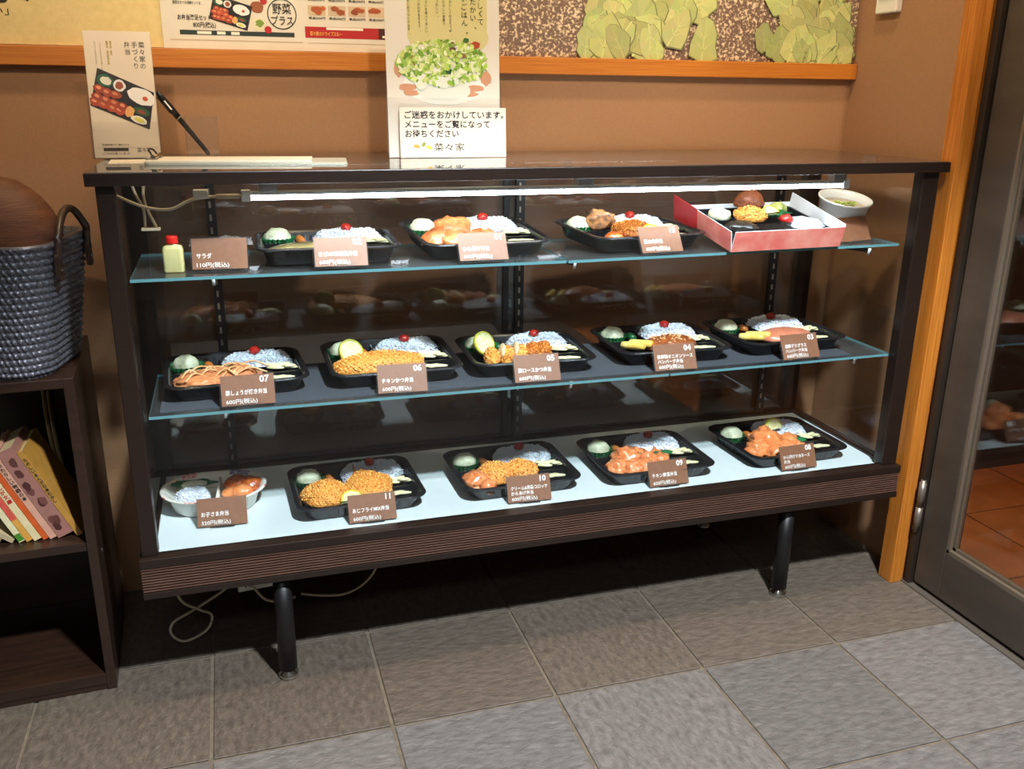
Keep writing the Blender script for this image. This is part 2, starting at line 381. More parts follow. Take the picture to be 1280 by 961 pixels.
f = MB(); f.box((-.004,-.012,zr0), (W+.004,.016,zr0+.012)); f.box((-.004,-.012,zr1-.016), (W+.004,.016,zr1))
f.box((-.004,-.006,zr0+.012), (W+.004,.016,zr1-.016)); f.box((-.004,.016,zr0), (.02,D,zr1)); f.box((W-.02,.016,zr0), (W+.004,D,zr1)); f.box((.02,D-.02,zr0), (W-.02,D,zr1))
f.box((.02,.016,zr0+.004), (W-.02,D-.02,zr0+.012))
bevel(f.build('base_frame', m_dark, case), .001)
b = MB(); n = 9; hh = (zr1-.016-zr0-.012)/n
for i in range(n):
    z = zr0+.012+hh*i
    b.add([(-.003,-.007,z+.0004),(W+.003,-.007,z+.0004),(W+.003,-.0115,z+hh*.4),(-.003,-.0115,z+hh*.4),(-.003,-.0115,z+hh*.7),(W+.003,-.0115,z+hh*.7),(-.003,-.007,z+hh),(W+.003,-.007,z+hh)], [(0,1,2,3),(3,2,5,4),(4,5,7,6)])
b.build('ribbed_trim', m_rib, case)
# deck with raised lip
f = MB(); f.box((.006,.006,.272), (W-.006,D-.045,.280)); f.box((.006,.006,.280), (W-.006,.014,.2845)); f.box((.006,.014,.280), (.012,D-.045,.2845)); f.box((W-.012,.014,.280), (W-.006,D-.045,.2845))
bevel(f.build('deck', m_deck, case), .001)
MB().box((.020,D-.045,.272), (W-.020,D-.02,.284)).build('rear_track', m_dark, case)
MB().box((.026,.006,.286), (W-.036,.011,H-.021)).build('front_glass', m_glass, case)
for x in (.010, W-.015): MB().box((x,.028,.286), (x+.005,D-.030,H-.021)).build('side_glass', m_glass, case)
f = MB().box((.034,D-.018,.286), (.78,D-.013,H-.021)); f.build('sliding_door', m_backglass, case)
f = MB().box((.745,D-.026,.286), (W-.034,D-.021,H-.021)); f.build('sliding_door', m_backglass, case)
bevel(MB().box((.735,D-.028,.286), (.747,D-.0195,H-.021)).build('sliding_door_stile', m_black, case), .001)
# slotted standards
for x in (.152, .768, 1.391):
    s = MB().box((x-.009,D-.040,.286), (x+.009,D-.030,H-.021)).build('shelf_standard', m_black, case)
    b = MB()
    for k in range(24): b.box((x-.0035,D-.0412,.30+k*.0245), (x+.0005,D-.0401,.30+k*.0245+.012))
    b.build('slots', mat('slot_metal', rgb(150,140,130), .3, metal=.6, bump=.01), s, 'stuff')
# legs
for x in (.222, 1.256):
    for y in (.018, D-.05):
        lg = MB().tube([(x,y,.018), (x,y,zr0)], .0165, 16).build('leg', m_black, case)
        MB().loft([[(x+r*math.cos(2*PI*i/18), y+r*math.sin(2*PI*i/18), z) for i in range(18)] for r, z in ((.017,0),(.018,.003),(.018,.008),(.011,.012),(.011,.02))]).build('foot', m_chrome, lg)
# glass shelves
def glass_shelf(x0, x1, y0l, y0r, y1, z):
    t = .005; b = MB()
    vs = [(x0,y0l,z-t),(x1,y0r,z-t),(x1,y1,z-t),(x0,y1,z-t),(x0,y0l,z),(x1,y0r,z),(x1,y1,z),(x0,y1,z)]
    b.add(vs, [(4,5,6,7)], 0); b.add(vs, [(3,2,1,0)], 0)
    b.add(vs, [(0,1,5,4),(1,2,6,5),(2,3,7,6),(3,0,4,7)], 1)
    return b.build('glass_shelf', [m_shelfglass, m_edge], case)
Z1, Z2 = .748, .523
glass_shelf(.030, .747, .022, .024, .262, Z1); glass_shelf(.750, W-.030, .022, .050, .262, Z1)
glass_shelf(.034, .960, .022, .020, .262, Z2); glass_shelf(.963, W-.030, .020, .030, .262, Z2)
MB().box((.050,.036,Z2+.0003), (.955,.255,Z2+.0022)).build('shelf_mat', m_matt, case)
MB().box((.967,.040,Z2+.0003), (1.38,.255,Z2+.0022)).build('shelf_mat', m_matt, case)
for z in (Z1, Z2):
    for x in (.152, .768, 1.391):
        b = MB(); zt = z-.0056
        b.add([(x-.0015,.040,zt-.008),(x+.0015,.040,zt-.008),(x+.0015,D-.040,zt-.03),(x-.0015,D-.040,zt-.03),(x-.0015,.040,zt),(x+.0015,.040,zt),(x+.0015,D-.040,zt),(x-.0015,D-.040,zt)], [(3,2,1,0),(4,5,6,7),(0,1,5,4),(1,2,6,5),(2,3,7,6),(3,0,4,7)])
        br = b.build('bracket', m_black, case)
        MB().tube([(x,.040,zt-.012), (x,.036,zt+.0)], .0028, 8).build('end_cap', mat('clear_cap', rgb(210,214,216), .2, coat=.5, bump=.01), br)
# LED bar
led = MB(); led.box((.205,.026,.871), (1.318,.043,.877)); bevel(led.build('light_bar', m_alu, case), .0012); lb = [o for o in COL.objects if o.name == 'light_bar'][0]
MB().loft([[(x, .0345+.007*math.cos(PI+PI*i/10), .8705+.0075*math.sin(PI+PI*i/10)) for i in range(11)] for x in (.215, 1.308)], smooth=True).build('diffuser', m_led, lb)
for x in (.205, 1.303): bevel(MB().box((x,.024,.862), (x+.014,.045,.879)).build('end_cap', m_white, lb), .001)
for x in (.232, .765, 1.28): bevel(MB().box((x,.024,.8765), (x+.028,.045,.8915)).build('clip', m_alu, lb), .001)
# cable from the light bar to the left post
def bez(pts, n=10):
    out = []; P = [Vector(p) for p in pts]; P = [P[0]*2-P[1]]+P+[P[-1]*2-P[-2]]
    for i in range(1, len(P)-2):
        for k in range(n):
            t = k/n; a, b_, c, d_ = P[i-1:i+3]
            out.append(.5*((2*b_)+(c-a)*t+(2*a-5*b_+4*c-d_)*t*t+(3*b_-a-3*c+d_)*t**3))
    out.append(P[-2]); return out
lc = MB()
lc.tube(bez([(.205,.035,.870), (.165,.035,.870), (.130,.035,.8655), (.098,.035,.852), (.060,.035,.857), (.020,.037,.876), (.010,.060,.880)]), .0024, 8)
lc.tube([(.202,.035,.870), (.168,.035,.870)], .004, 10)
cb = lc.build('cable', m_cable, case)
bevel(MB().box((.134,.026,.868), (.156,.042,.881)).build('cable_clip', m_white, cb), .001)
h = MB(); h.tube(bez([(.045,.06,.887),(.050,.06,.870),(.058,.06,.850),(.058,.06,.822)]), .0022, 8); h.tube(bez([(.062,.06,.888),(.060,.06,.868),(.064,.06,.848),(.074,.06,.822)]), .0022, 8)
h.build('hanging_cord', m_cable, cb); bevel(MB().box((.052,.054,.817), (.080,.066,.8215)).build('cord_holder', m_cable, cb), .001)
for x in (.735, 1.345):
    c = MB(); c.box((x,.022,H+.0002), (x+.02,.034,H+.010)); bevel(c.build('glass_clip', m_acryl, case), .001)

# ------------------------------------------------------------------ food parts
def blob_v(c, r, amp, freq, seed, sub=3, flat=True, rot=0, axis=None):
    import bmesh
    bm = bmesh.new(); bmesh.ops.create_icosphere(bm, subdivisions=sub, radius=1)
    vs = []; off = Vector((seed*7.3, seed*3.1, seed*1.7))
    for v in bm.verts:
        n = v.co.normalized(); k = 1+amp*noise.noise(n*freq+off)+amp*.5*noise.noise(n*freq*2.7+off)
        p = Vector((n.x*r[0]*k, n.y*r[1]*k, n.z*r[2]*k))
        if flat and p.z < -r[2]*.25: p.z = -r[2]*.25
        x, y = p.x*math.cos(rot)-p.y*math.sin(rot), p.x*math.sin(rot)+p.y*math.cos(rot)
        vs.append((x+c[0], y+c[1], p.z+c[2]))
    fs = [tuple(v.index for v in f_.verts) for f_ in bm.faces]; bm.free()
    return vs, fs
def blob(mb, c, r, amp=.12, freq=1.6, seed=0, sub=3, m=0, rot=0, flat=True):
    vs, fs = blob_v(c, r, amp, freq, seed, sub, flat, rot); mb.add(vs, fs, m, None, True); return mb
def grain(mb, p, l, r, d, m=0):
    d = d.normalized(); a = Vector((0,0,1)) if abs(d.z) < .9 else Vector((1,0,0)); u = d.cross(a).normalized(); v = u.cross(d)
    vs = [p-d*l]; 
    for q in (-.45, .45): vs += [p+d*l*q+(u*math.cos(k*PI/2)+v*math.sin(k*PI/2))*r for k in range(4)]
    vs.append(p+d*l)
    fs = [(0,1+(k+1)%4,1+k) for k in range(4)]+[(1+k,1+(k+1)%4,5+(k+1)%4,5+k) for k in range(4)]+[(9,5+k,5+(k+1)%4) for k in range(4)]
    mb.add(vs, fs, m, None, True)
def in_poly(x, y, P):
    c = False; j = len(P)-1
    for i in range(len(P)):
        if (P[i][1] > y) != (P[j][1] > y) and x < (P[j][0]-P[i][0])*(y-P[i][1])/(P[j][1]-P[i][1])+P[i][0]: c = not c
        j = i
    return c
def edge_d(x, y, P):
    best = 9; p = Vector((x, y))
    for i in range(len(P)):
        a = Vector(P[i]); b_ = Vector(P[(i+1) % len(P)]); t = max(0, min(1, (p-a).dot(b_-a)/(b_-a).length_squared))
        best = min(best, (a+(b_-a)*t-p).length)
    return best
def rice_mesh(P, z0, zh, seed):
    """heap of rice: a rounded bed over the outline P with loose grains on it"""
    rnd = random.Random(seed); mb = MB(); n = 26
    xs = [p[0] for p in P]; ys = [p[1] for p in P]; x0, x1, y0, y1 = min(xs), max(xs), min(ys), max(ys)
    def hgt(x, y):
        e = edge_d(x, y, P); k = min(1, e/.018); return z0+zh*(math.sqrt(max(0, 1-(1-k)**2)))*(.86+.14*noise.noise(Vector((x*45, y*45, seed))))
    idx = {}; vs = []; fs = []
    for i in range(n+1):
        for j in range(n+1):
            x = x0+(x1-x0)*i/n; y = y0+(y1-y0)*j/n
            if in_poly(x, y, P): idx[i, j] = len(vs); vs.append((x, y, hgt(x, y)))
    for i in range(n):
        for j in range(n):
            q = [(i,j),(i+1,j),(i+1,j+1),(i,j+1)]
            if all(t in idx for t in q): fs.append(tuple(idx[t] for t in q))
    mb.add(vs, fs, 0, None, True)
    k = 0
    while k < 780:
        x, y = rnd.uniform(x0, x1), rnd.uniform(y0, y1)
        if not in_poly(x, y, P): continue
        a = rnd.uniform(0, 2*PI); grain(mb, Vector((x, y, hgt(x, y)+rnd.uniform(-.0005, .0026))), .0040, .00150, Vector((math.cos(a), math.sin(a), rnd.uniform(-1.1, 1.1)))); k += 1
    return mb
RP = [(.0,.100), (-.022,.062), (-.018,.022), (.030,.014), (.092,.012), (.106,.050), (.098,.094), (.06,.102)]
_r = rice_mesh(RP, .006, .030, 1).build('rice', m_rice); RICE = _r.data; bpy.data.objects.remove(_r)
_r = rice_mesh(RP, .006, .028, 2).build('rice', m_rice); RICE2 = _r.data; bpy.data.objects.remove(_r)
def crumbed(mb, c, r, seed, n=420, rot=0, amp=.1, m=0, shape=None):
    vs, fs = blob_v((0,0,0), r, amp, 1.4, seed, 4, True, 0)
    if shape: vs = [shape(*v) for v in vs]
    vs = [(v[0]*math.cos(rot)-v[1]*math.sin(rot)+c[0], v[0]*math.sin(rot)+v[1]*math.cos(rot)+c[1], v[2]+c[2]) for v in vs]
    mb.add(vs, fs, m, None, True); rnd = random.Random(seed)
    cand = [v for v in vs if v[2] > c[2]-r[2]*.1]
    for i in range(n):
        p = Vector(rnd.choice(cand))+Vector((rnd.uniform(-.001,.001), rnd.uniform(-.001,.001), rnd.uniform(-.0003,.0008)))
        grain(mb, p, rnd.uniform(.0016,.0034), rnd.uniform(.0010,.0018), Vector((rnd.uniform(-1,1), rnd.uniform(-1,1), rnd.uniform(-.2,1))), 1 if rnd.random() < .45 else (2 if rnd.random() < .4 else m))
def lemon(parent, x, y, z, r, rz, tilt, rind=None, half=False):
    mb = MB(); n = 24; t = .004; a1 = PI if half else 2*PI
    k = n if not half else n+1
    def ringp(rr, zz): return [(rr*math.cos(a1*i/n), rr*math.sin(a1*i/n), zz) for i in range(k)]
    R = [ringp(r*.86, t), ringp(r*.97, t), ringp(r, t*.6), ringp(r, -t*.6), ringp(r*.97, -t), ringp(r*.86, -t)]
    mb.loft(R, 0, caps=(False, False), closed=not half)
    for s_, zz in ((1, t*.95), (-1, -t*.95)):
        for q in range(8 if not half else 4):
            a0 = q*PI/4+.05; pts = [(0.08*r*math.cos(a0+PI/8), .08*r*math.sin(a0+PI/8), zz)]+[(r*.84*math.cos(a0+j*.72/4), r*.84*math.sin(a0+j*.72/4), zz) for j in range(5)]
            if s_ < 0: pts.reverse()
            mb.add(pts, [tuple(range(6))], 1)
        pts = [(r*.9*math.cos(a1*i/n), r*.9*math.sin(a1*i/n), zz*.9) for i in range(n+1)]
        if half: pts.append((0,0,zz*.9))
        else: pts = pts[:-1]
        mb.add(pts if s_ > 0 else pts[::-1], [tuple(range(len(pts)))], 2)
    o = mb.build('lemon_slice', [rind or m_lemonr, m_lemonf, m_pickle], parent); o.location = (x, y, z); o.rotation_euler = (tilt, 0, rz); return o

# ------------------------------------------------------------------ lunch box container
def tray_mesh():
    mb = MB(); n = 18
    def rr(hx, hy, r, z, rib=0):
        P = []
        for qx, qy, a0 in ((1,1,0), (-1,1,PI/2), (-1,-1,PI), (1,-1,1.5*PI)):
            cxn, cyn = qx*(hx-r), qy*(hy-r)
            for i in range(7): a = a0+PI/2*i/6; P.append((cxn+r*math.cos(a), cyn+r*math.sin(a), z))
            a = a0+PI/2; nx, ny, _ = P[-1]; q2 = {(1,1):(-1,1), (-1,1):(-1,-1), (-1,-1):(1,-1), (1,-1):(1,1)}[(qx,qy)]
            ex, ey = q2[0]*(hx-r)+r*math.cos(a), q2[1]*(hy-r)+r*math.sin(a)
            m_ = 44 if abs(ex-nx) > abs(ey-ny) else 36
            for i in range(1, m_):
                t = i/m_; x = nx+(ex-nx)*t; y = ny+(ey-ny)*t; k = rib*(1 if (i//2) % 2 else -1) if 3 < i < m_-3 else 0
                P.append((x-k*math.cos(a), y-k*math.sin(a), z))
        return P
    R = [rr(.100,.085,.022,0), rr(.103,.088,.024,.002,.0006), rr(.109,.0955,.025,.023,.0013), rr(.111,.0975,.026,.025),
         rr(.1185,.105,.030,.0255), rr(.121,.1075,.031,.0275), rr(.121,.1075,.031,.0285), rr(.1185,.105,.030,.0305), rr(.113,.0995,.027,.0305),
         rr(.110,.0965,.025,.0275), rr(.1035,.0885,.023,.005), rr(.100,.085,.021,.0035)]
    mb.loft(R, smooth=False)
    return mb
_t = tray_mesh().build('container', m_tray); TRAY = _t.data; bpy.data.objects.remove(_t)
_t = MB().box((-.106,.008,.003), (-.020,.011,.022)).box((-.024,.0105,.003), (-.021,.092,.022)).box((-.060,.011,.003), (-.0575,.092,.018)).box((-.020,.006,.003), (.108,.009,.022)).box((.042,-.090,.003), (.045,.006,.022)).box((.045,-.034,.003), (.108,-.031,.022)).build('divider', m_tray)
DIV = _t.data; bpy.data.objects.remove(_t)
def leafcup():
    mb = MB(); n = 44; R = []
    for r, z, a in ((.016,.004,0), (.021,.008,0), (.0255,.019,.12), (.0295,.025,.22)):
        R.append([((r*(1+a*(.5 if i % 2 else -.5)))*math.cos(2*PI*i/n), (r*(1+a*(.5 if i % 2 else -.5)))*math.sin(2*PI*i/n), z+(.003 if (i % 2 and a > .2) else 0)) for i in range(n)])
    mb.loft(R, caps=(True, False), smooth=False); return mb
_t = leafcup().build('leaf_cup', m_green); CUP = _t.data; bpy.data.objects.remove(_t)
_t = MB(); blob(_t, (0,0,.014), (.0245,.023,.020), .13, 2.4, 5); _t = _t.build('potato_salad', m_potato); POT = _t.data; bpy.data.objects.remove(_t)
_t = MB(); blob(_t, (0,0,0), (.0085,.0075,.0062), .22, 2.6, 9, flat=False); _t = _t.build('pickled_plum', m_plum); PLUM = _t.data; bpy.data.objects.remove(_t)
_t = MB()
for i in range(6): 
    rnd = random.Random(i); blob(_t, (rnd.uniform(-.018,.018), rnd.uniform(-.006,.006), .016+rnd.uniform(0,.008)), (.016,.0052,.0045), .2, 2, i, 2, rot=rnd.uniform(-.4,.4))
_t = _t.build('pickled_vegetable', m_pickle); PICK = _t.data; bpy.data.objects.remove(_t)
_t = MB()
for i in range(4):
    rnd = random.Random(i+40); blob(_t, (rnd.uniform(-.02,.02), rnd.uniform(-.005,.005), .014+rnd.uniform(0,.006)), (.014,.005,.0035), .2, 2, i+7, 2, rot=rnd.uniform(-.3,.3))
_t = _t.build('pickled_radish', m_pickle); PICK2 = _t.data; bpy.data.objects.remove(_t)
def at(name, me, parent, loc, rz=0, sc=1):
    o = link(name, me, parent); o.location = loc; o.rotation_euler = (0,0,rz); o.scale = (sc,)*3; return o
def bento(x, y, z, rz, label, main, group='lunch boxes in black trays in the showcase', left=(m_carrot,), rice=True, tilt=0):
    t = thing('lunch_box', label, 'lunch box', (x, y+(.010 if z > .5 else 0), z+.085*math.sin(math.radians(tilt))), (math.radians(tilt), 0, math.radians(rz)), group)
    at('container', TRAY, t, (0,0,0)); at('divider', DIV, t, (0,0,0))
    at('leaf_cup', CUP, t, (-.083,.052,0), .3); at('potato_salad', POT, t, (-.083,.050,.010), x*9)
    if rice:
        rc = at('rice', RICE if int(x*97) % 2 else RICE2, t, (0,0,0)); rc['kind'] = 'stuff'
        at('pickled_plum', PLUM, t, (.040,.066,.0385), x*5, 1.25)
    if left:
        b = MB(); blob(b, (-.044,.046,.020), (.008,.014,.010), .2, 2, 3, 2, rot=.5); b.build('simmered_vegetable', left[0], t)
    p = at('pickled_vegetable', PICK, t, (.078,-.012,.006), -.05); at('pickled_radish', PICK2, t, (.078,-.055,.004), 0)
    main(t); return t
# mains
def m_chickenlumps(mt, spots, name='fried_chicken'):
    def fn(t):
        for i, (x, y, z, r) in enumerate(spots):
            b = MB(); blob(b, (0,0,0), (r*1.08, r*.92, r*.80), .42, 2.3, i+len(spots)*3+x*50, 3, rot=i*1.3); o = b.build(name, mt, t); o.location = (x, y, z)
    return fn
def m_ginger(t):
    b = MB(); blob(b, (-.060,-.040,.020), (.046,.040,.017), .25, 2.2, 2, 4); blob(b, (-.005,-.035,.022), (.046,.036,.018), .25, 2.2, 6, 4); b.build('ginger_pork', m_pork, t)
    rnd = random.Random(5); b = MB()
    for i in range(17):
        x, y = rnd.uniform(-.085,.030), rnd.uniform(-.062,-.012); a = rnd.uniform(-.5,.7); L_ = rnd.uniform(.016,.030)
        b.tube(bez([(x-L_*math.cos(a), y-L_*math.sin(a), .030), (x, y+.004, .041+rnd.uniform(-.002,.003)), (x+L_*math.cos(a), y+L_*math.sin(a), .032)], 5), .0016, 6)
    b.build('onion_strips', m_onion, t, 'stuff')
def m_chickencutlet(t):
    b = MB(); crumbed(b, (-.026,-.034,.022), (.086,.038,.024), 3, 1000, rot=.10); b.build('chicken_cutlet', [m_crumb, m_cr1, m_cr2], t)
    lemon(t, -.074, -.012, .044, .024, .35, 1.0, m_limer)
def m_porkcutlet(t):
    for i, x in enumerate((-.072, -.044, -.016, .012, .036)):
        b = MB(); crumbed(b, (0,0,0), (.0155,.037-.003*abs(i-1),.021), 11+i, 190, rot=0)
        o = b.build('cutlet_slice', [m_crumb2 if i > 2 else m_crumb, m_crumb if i > 2 else m_cr1, m_cr2], t); o.location = (x, -.036+.006*i, .021); o.rotation_euler = (0, .25 if i else -.15, -.18)
        if i in (1, 2):
            b = MB(); blob(b, (-.010,0,.010), (.006,.030,.014), .06, 1.5, i, 3, flat=False); b.build('cut_face', m_meat, o)
    lemon(t, -.080, .000, .042, .024, .5, 1.1, m_limer)
def egg(t, x, y, rz):
    b = MB(); R = []
    for q, s in ((-1,.6), (-.93,.92), (-.5,1), (.5,1), (.93,.92), (1,.6)):
        R.append([(q*.026, .0085*s*math.cos(2*PI*i/14), .0075*s*math.sin(2*PI*i/14)) for i in range(14)])
    b.loft(R); o = b.build('rolled_egg', m_egg, t); o.location = (x, y, .026); o.rotation_euler = (.2, -.1, rz)
def m_onionburger(t):
    b = MB(); blob(b, (.012,-.030,.021), (.056,.036,.020), .10, 2.4, 4, 4); b.build('hamburger_steak', m_patty, t)
    rnd = random.Random(8); b = MB()
    for i in range(60):
        a = rnd.uniform(0,2*PI); r = math.sqrt(rnd.random())*.8; x, y = .012+.056*r*math.cos(a), -.030+.036*r*math.sin(a)
        grain(b, Vector((x, y, .021+.0205*math.sqrt(max(0,1-r*r)))), rnd.uniform(.002,.0042), .0017, Vector((rnd.uniform(-1,1), rnd.uniform(-1,1), .1)))
    b.build('onion_sauce', m_onion, t, 'stuff')
    egg(t, -.072, -.036, -.9); egg(t, -.050, -.024, -.9)
def m_demiburger(t):
    b = MB(); blob(b, (.010,-.030,.020), (.062,.038,.017), .07, 1.6, 14, 4); b.build('hamburger_steak', m_sauce, t)
    egg(t, -.074, -.036, -.8); egg(t, -.052, -.026, -.8)
def m_mixfry(t):
    b = MB(); crumbed(b, (-.060,-.034,.024), (.045,.044,.025), 21, 640); b.build('croquette', [m_crumb, m_cr1, m_cr2], t)
    def sh(x, y, z): k = 1 if y < 0 else max(.12, 1-(y/.052)**1.3*.85); return (x*k, y, z)
    b = MB(); crumbed(b, (.020,-.020,.025), (.048,.062,.024), 22, 760, rot=.10, shape=sh); b.build('fried_fish', [m_crumb, m_cr1, m_cr2], t)
    b = MB(); b.tube([(.008,.026,.030), (.004,.038,.040), (.004,.046,.047)], [.003,.0022,.0008], 8); b.build('fish_tail', m_crumb2, t)
    lemon(t, -.018, -.078, .026, .022, PI*.05, .55, m_lemonr, True)
def m_croq(t):
    for i, (x, y, r, rr_) in enumerate(((-.040,-.028,.039,.025), (.012,-.030,.036,.023))):
        b = MB(); crumbed(b, (x, y, .023), (r, r*.95, rr_), 31+i, 480); b.build('croquette', [m_crumb, m_cr1, m_cr2], t)
    m_chickenlumps(m_sweet, [(-.084,-.045,.020,.026), (-.068,-.070,.018,.020)])(t)
def m_fishmeal(t):
    b = MB(); blob(b, (-.028,-.030,.016), (.076,.034,.013), .06, 1.5, 17, 4, rot=.08); b.build('simmered_mackerel', m_fish, t)
def m_fifteen(t):
    b = MB(); crumbed(b, (-.010,-.030,.024), (.038,.036,.022), 41, 480); b.build('croquette', [m_crumb2, m_crumb, m_cr2], t)
    b = MB(); blob(b, (-.058,-.048,.018), (.020,.018,.013), .2, 2, 3, 3); b.build('fried_chicken', m_karaage, t)
    b = MB(); blob(b, (-.052,.020,.040), (.027,.009,.020), .45, 1.6, 8, 3, rot=-.5, flat=False); b.build('grilled_fish', m_fishskin, t)
    b = MB(); blob(b, (-.020,.030,.034), (.030,.014,.010), .1, 1.5, 12, 3, rot=-.3); b.build('rice_edge', m_rice, t)
    lemon(t, .014, -.070, .026, .024, .1, .6, m_lemonr, True)
lumps5 = [(-.080,-.048,.020,.024), (-.052,-.058,.021,.024), (-.048,-.020,.028,.029), (-.022,-.055,.020,.022), (-.004,-.030,.021,.024)]
def m_01(t): m_chickenlumps(m_mayo, [(-.082,-.040,.020,.025), (-.056,-.058,.022,.025), (-.045,-.018,.034,.031), (-.018,-.050,.020,.024), (.010,-.038,.022,.023)])(t)
def m_09(t):
    m_chickenlumps(m_sweet, lumps5+[(.020,-.040,.020,.022), (.028,-.012,.020,.020), (-.022,-.012,.024,.024), (.006,-.060,.018,.020)])(t)
    b = MB(); blob(b, (.034,-.020,.030), (.022,.010,.006), .3, 2, 9, 3); b.build('green_garnish', m_green, t)
def m_08(t):
    m_chickenlumps(m_mayo, [(-.074,-.040,.020,.026), (-.046,-.060,.020,.025), (-.040,-.016,.030,.032), (-.010,-.050,.021,.026), (.016,-.020,.022,.024), (.022,-.052,.018,.020)])(t)
    lemon(t, .002, .016, .040, .026, .25, 1.25, m_limer, True)
    b = MB(); blob(b, (.036,-.030,.028), (.022,.010,.006), .3, 2, 19, 3); b.build('green_garnish', m_green, t)
zm = .0024; GM = 'black lunch boxes on the middle shelf'; GT = 'black lunch boxes on the top shelf'; GB = 'black lunch boxes on the white deck'
bento(.173, .160, Z2+zm, 3, 'black lunch box of sliced ginger pork with onions, leftmost on the middle shelf', m_ginger, GM)
bento(.452, .158, Z2+zm, 0.5, 'black lunch box with one flat chicken cutlet and a lemon slice behind card 06', m_chickencutlet, GM, tilt=2)
bento(.714, .150, Z2+zm, -2, 'black lunch box with sliced pork cutlet and lemon behind card 05', m_porkcutlet, GM, left=(m_green,))
bento(1.006, .152, Z2+zm, -2, 'black lunch box with onion-sauce hamburger and two yellow egg rolls behind card 04', m_onionburger, GM, left=(m_green,))
bento(1.274, .157, Z2+zm, 2, 'black lunch box with smooth orange-sauced hamburger and egg rolls behind card 03', m_demiburger, GM)
ZD = .2802
bento(.376, .162, ZD, 2, 'black lunch box with two large breadcrumbed fries, beside the oval white children tray', m_mixfry, GB)
bento(.690, .162, ZD, 1.0, 'black lunch box with two round croquettes and fried chicken behind card 10', m_croq, GB)
bento(.982, .152, ZD, 0, 'black lunch box of glazed chicken pieces with green garnish behind card 09', m_09, GB)
bento(1.304, .155, ZD, 2, 'black lunch box of orange chicken chunks with a lemon wedge behind card 08', m_08, GB)
bento(.345, .150, Z1+zm, -2, 'black lunch box of pale simmered mackerel behind card 02', m_fishmeal, GT)
bento(.613, .152, Z1+zm, 4, 'black lunch box of round orange fried chicken behind card 01', m_01, GT, tilt=4.5)
bento(.926, .155, Z1+zm, 6, 'black lunch box with crumbed croquette and grilled fish behind card 15', m_fifteen, GT, tilt=2.5)

# ------------------------------------------------------------------ price cards
def price_card(x, y, z, rz, label, num, lines, price, lean=26, w_=.086, h_=.050, blank=False, group='brown price cards in the showcase'):
    t = thing('price_card', label, 'price card', (x, y, z), (0, 0, math.radians(rz)), group)
    if z < .4: lean = 24
    a = math.radians(90-lean)
    c = MB().box((-w_/2,.0035,-.0005), (w_/2,h_+.0035,.0005)).build('card', m_card, t); c.rotation_euler = (a, 0, 0)
    R = MB(); 
    R.loft([[(q[0], q[1]+h_/2+.0035, zz) for q in rrect(w_/2+.0025, h_/2+.0030, .003, 0)] for zz in (-.0024,-.0008)], smooth=False)
    rr_ = R.build('acrylic_backing', m_acryl, t); rr_.rotation_euler = (a, 0, 0)
    b = MB()
    b.box((-.012,.0005,.0014), (.020,.0085,.0022)); cl = b.build('acrylic_clip', m_acryl, t); cl.rotation_euler = (a, 0, 0)
    b = MB().box((-.022,-.004,0), (.020,.024,.0015)).build('acrylic_foot', m_acryl, t)
    if blank: return t
    b = MB()
    if num: put_text(b, num, w_/2-.008, h_-.0098, .0150, z=.0008, bold=.022, align='R')
    if len(lines) == 1:
        n = len(lines[0]); put_text(b, lines[0], -w_/2+.007, .0215, .0092, z=.0008, bold=.012, width=min(.066, n*.0078))
    else:
        for i, s in enumerate(lines): n = len(s); put_text(b, s, -w_/2+.007, .0270-i*.0095, .0082, z=.0008, bold=.012, width=min(.073, n*.0073))
    put_text(b, price, -w_/2+.007, .0068, .0090, z=.0027, bold=.004, width=.050)
    l = b.build('lettering', m_letter, t); l.rotation_euler = (a, 0, 0); l.data.transform(Matrix.Identity(4))
    return t
PZ = '600円(税込)'
G = 'brown price cards in the showcase'
pc = price_card
pc(.191,.024,Z2+.0028,0,'brown price card numbered 07 in front of the ginger pork lunch box','07',['豚しょうが焼き弁当'],PZ,lean=20)
pc(.450,.022,Z2+.0028,-4,'brown price card numbered 06 in front of the chicken cutlet','06',['チキンかつ弁当'],PZ)
pc(.698,.020,Z2+.0028,-2,'brown price card numbered 05 in front of the sliced pork cutlet','05',['豚ロースかつ弁当'],PZ)
pc(.976,.020,Z2+.0028,-2,'brown price card numbered 04 in front of the onion-sauce hamburger','04',['自家製オニオンソース','ハンバーグ弁当'],PZ)
pc(1.257,.026,Z2+.0028,3,'brown price card numbered 03, rightmost on the middle shelf','03',['濃厚デミグラス','ハンバーグ弁当'],PZ)
zc = ZD+.0002
pc(.129,.090,zc,-3,'brown price card without a number in front of the oval children tray','',['お子さま弁当'],'320円(税込)')
pc(.391,.034,zc,0,'brown price card numbered 11 in front of the mixed fry lunch box','11',['あじフライMIX弁当'],PZ)
pc(.692,.036,zc,-2,'brown price card numbered 10 in front of the croquettes','10',['クリーム&男爵コロッケ','からあげ弁当'],PZ)
pc(.985,.032,zc,1,'brown price card numbered 09 in front of the glazed chicken','09',['チキン南蛮弁当'],PZ)
pc(1.287,.034,zc,2,'brown price card numbered 08, rightmost on the white deck','08',['から揚げマヨネーズ','弁当'],PZ)
pc(.164,.060,Z1+.0005,-5,'brown price card beside the red-capped bottle on the top shelf','',['サラダ'],'110円(税込)',lean=18)
pc(.355,.028,Z1+.0028,-3,'brown price card numbered 02 in front of the mackerel lunch box','02',['さばの味噌煮弁当'],PZ,lean=30)
pc(.598,.026,Z1+.0028,0,'brown price card numbered 01 in front of the round fried chicken','01',['から揚げ弁当'],PZ,lean=30)
pc(.938,.030,Z1+.0028,6,'brown price card numbered 15 in front of the crumbed croquette','15',['幕の内弁当'],PZ,lean=30)
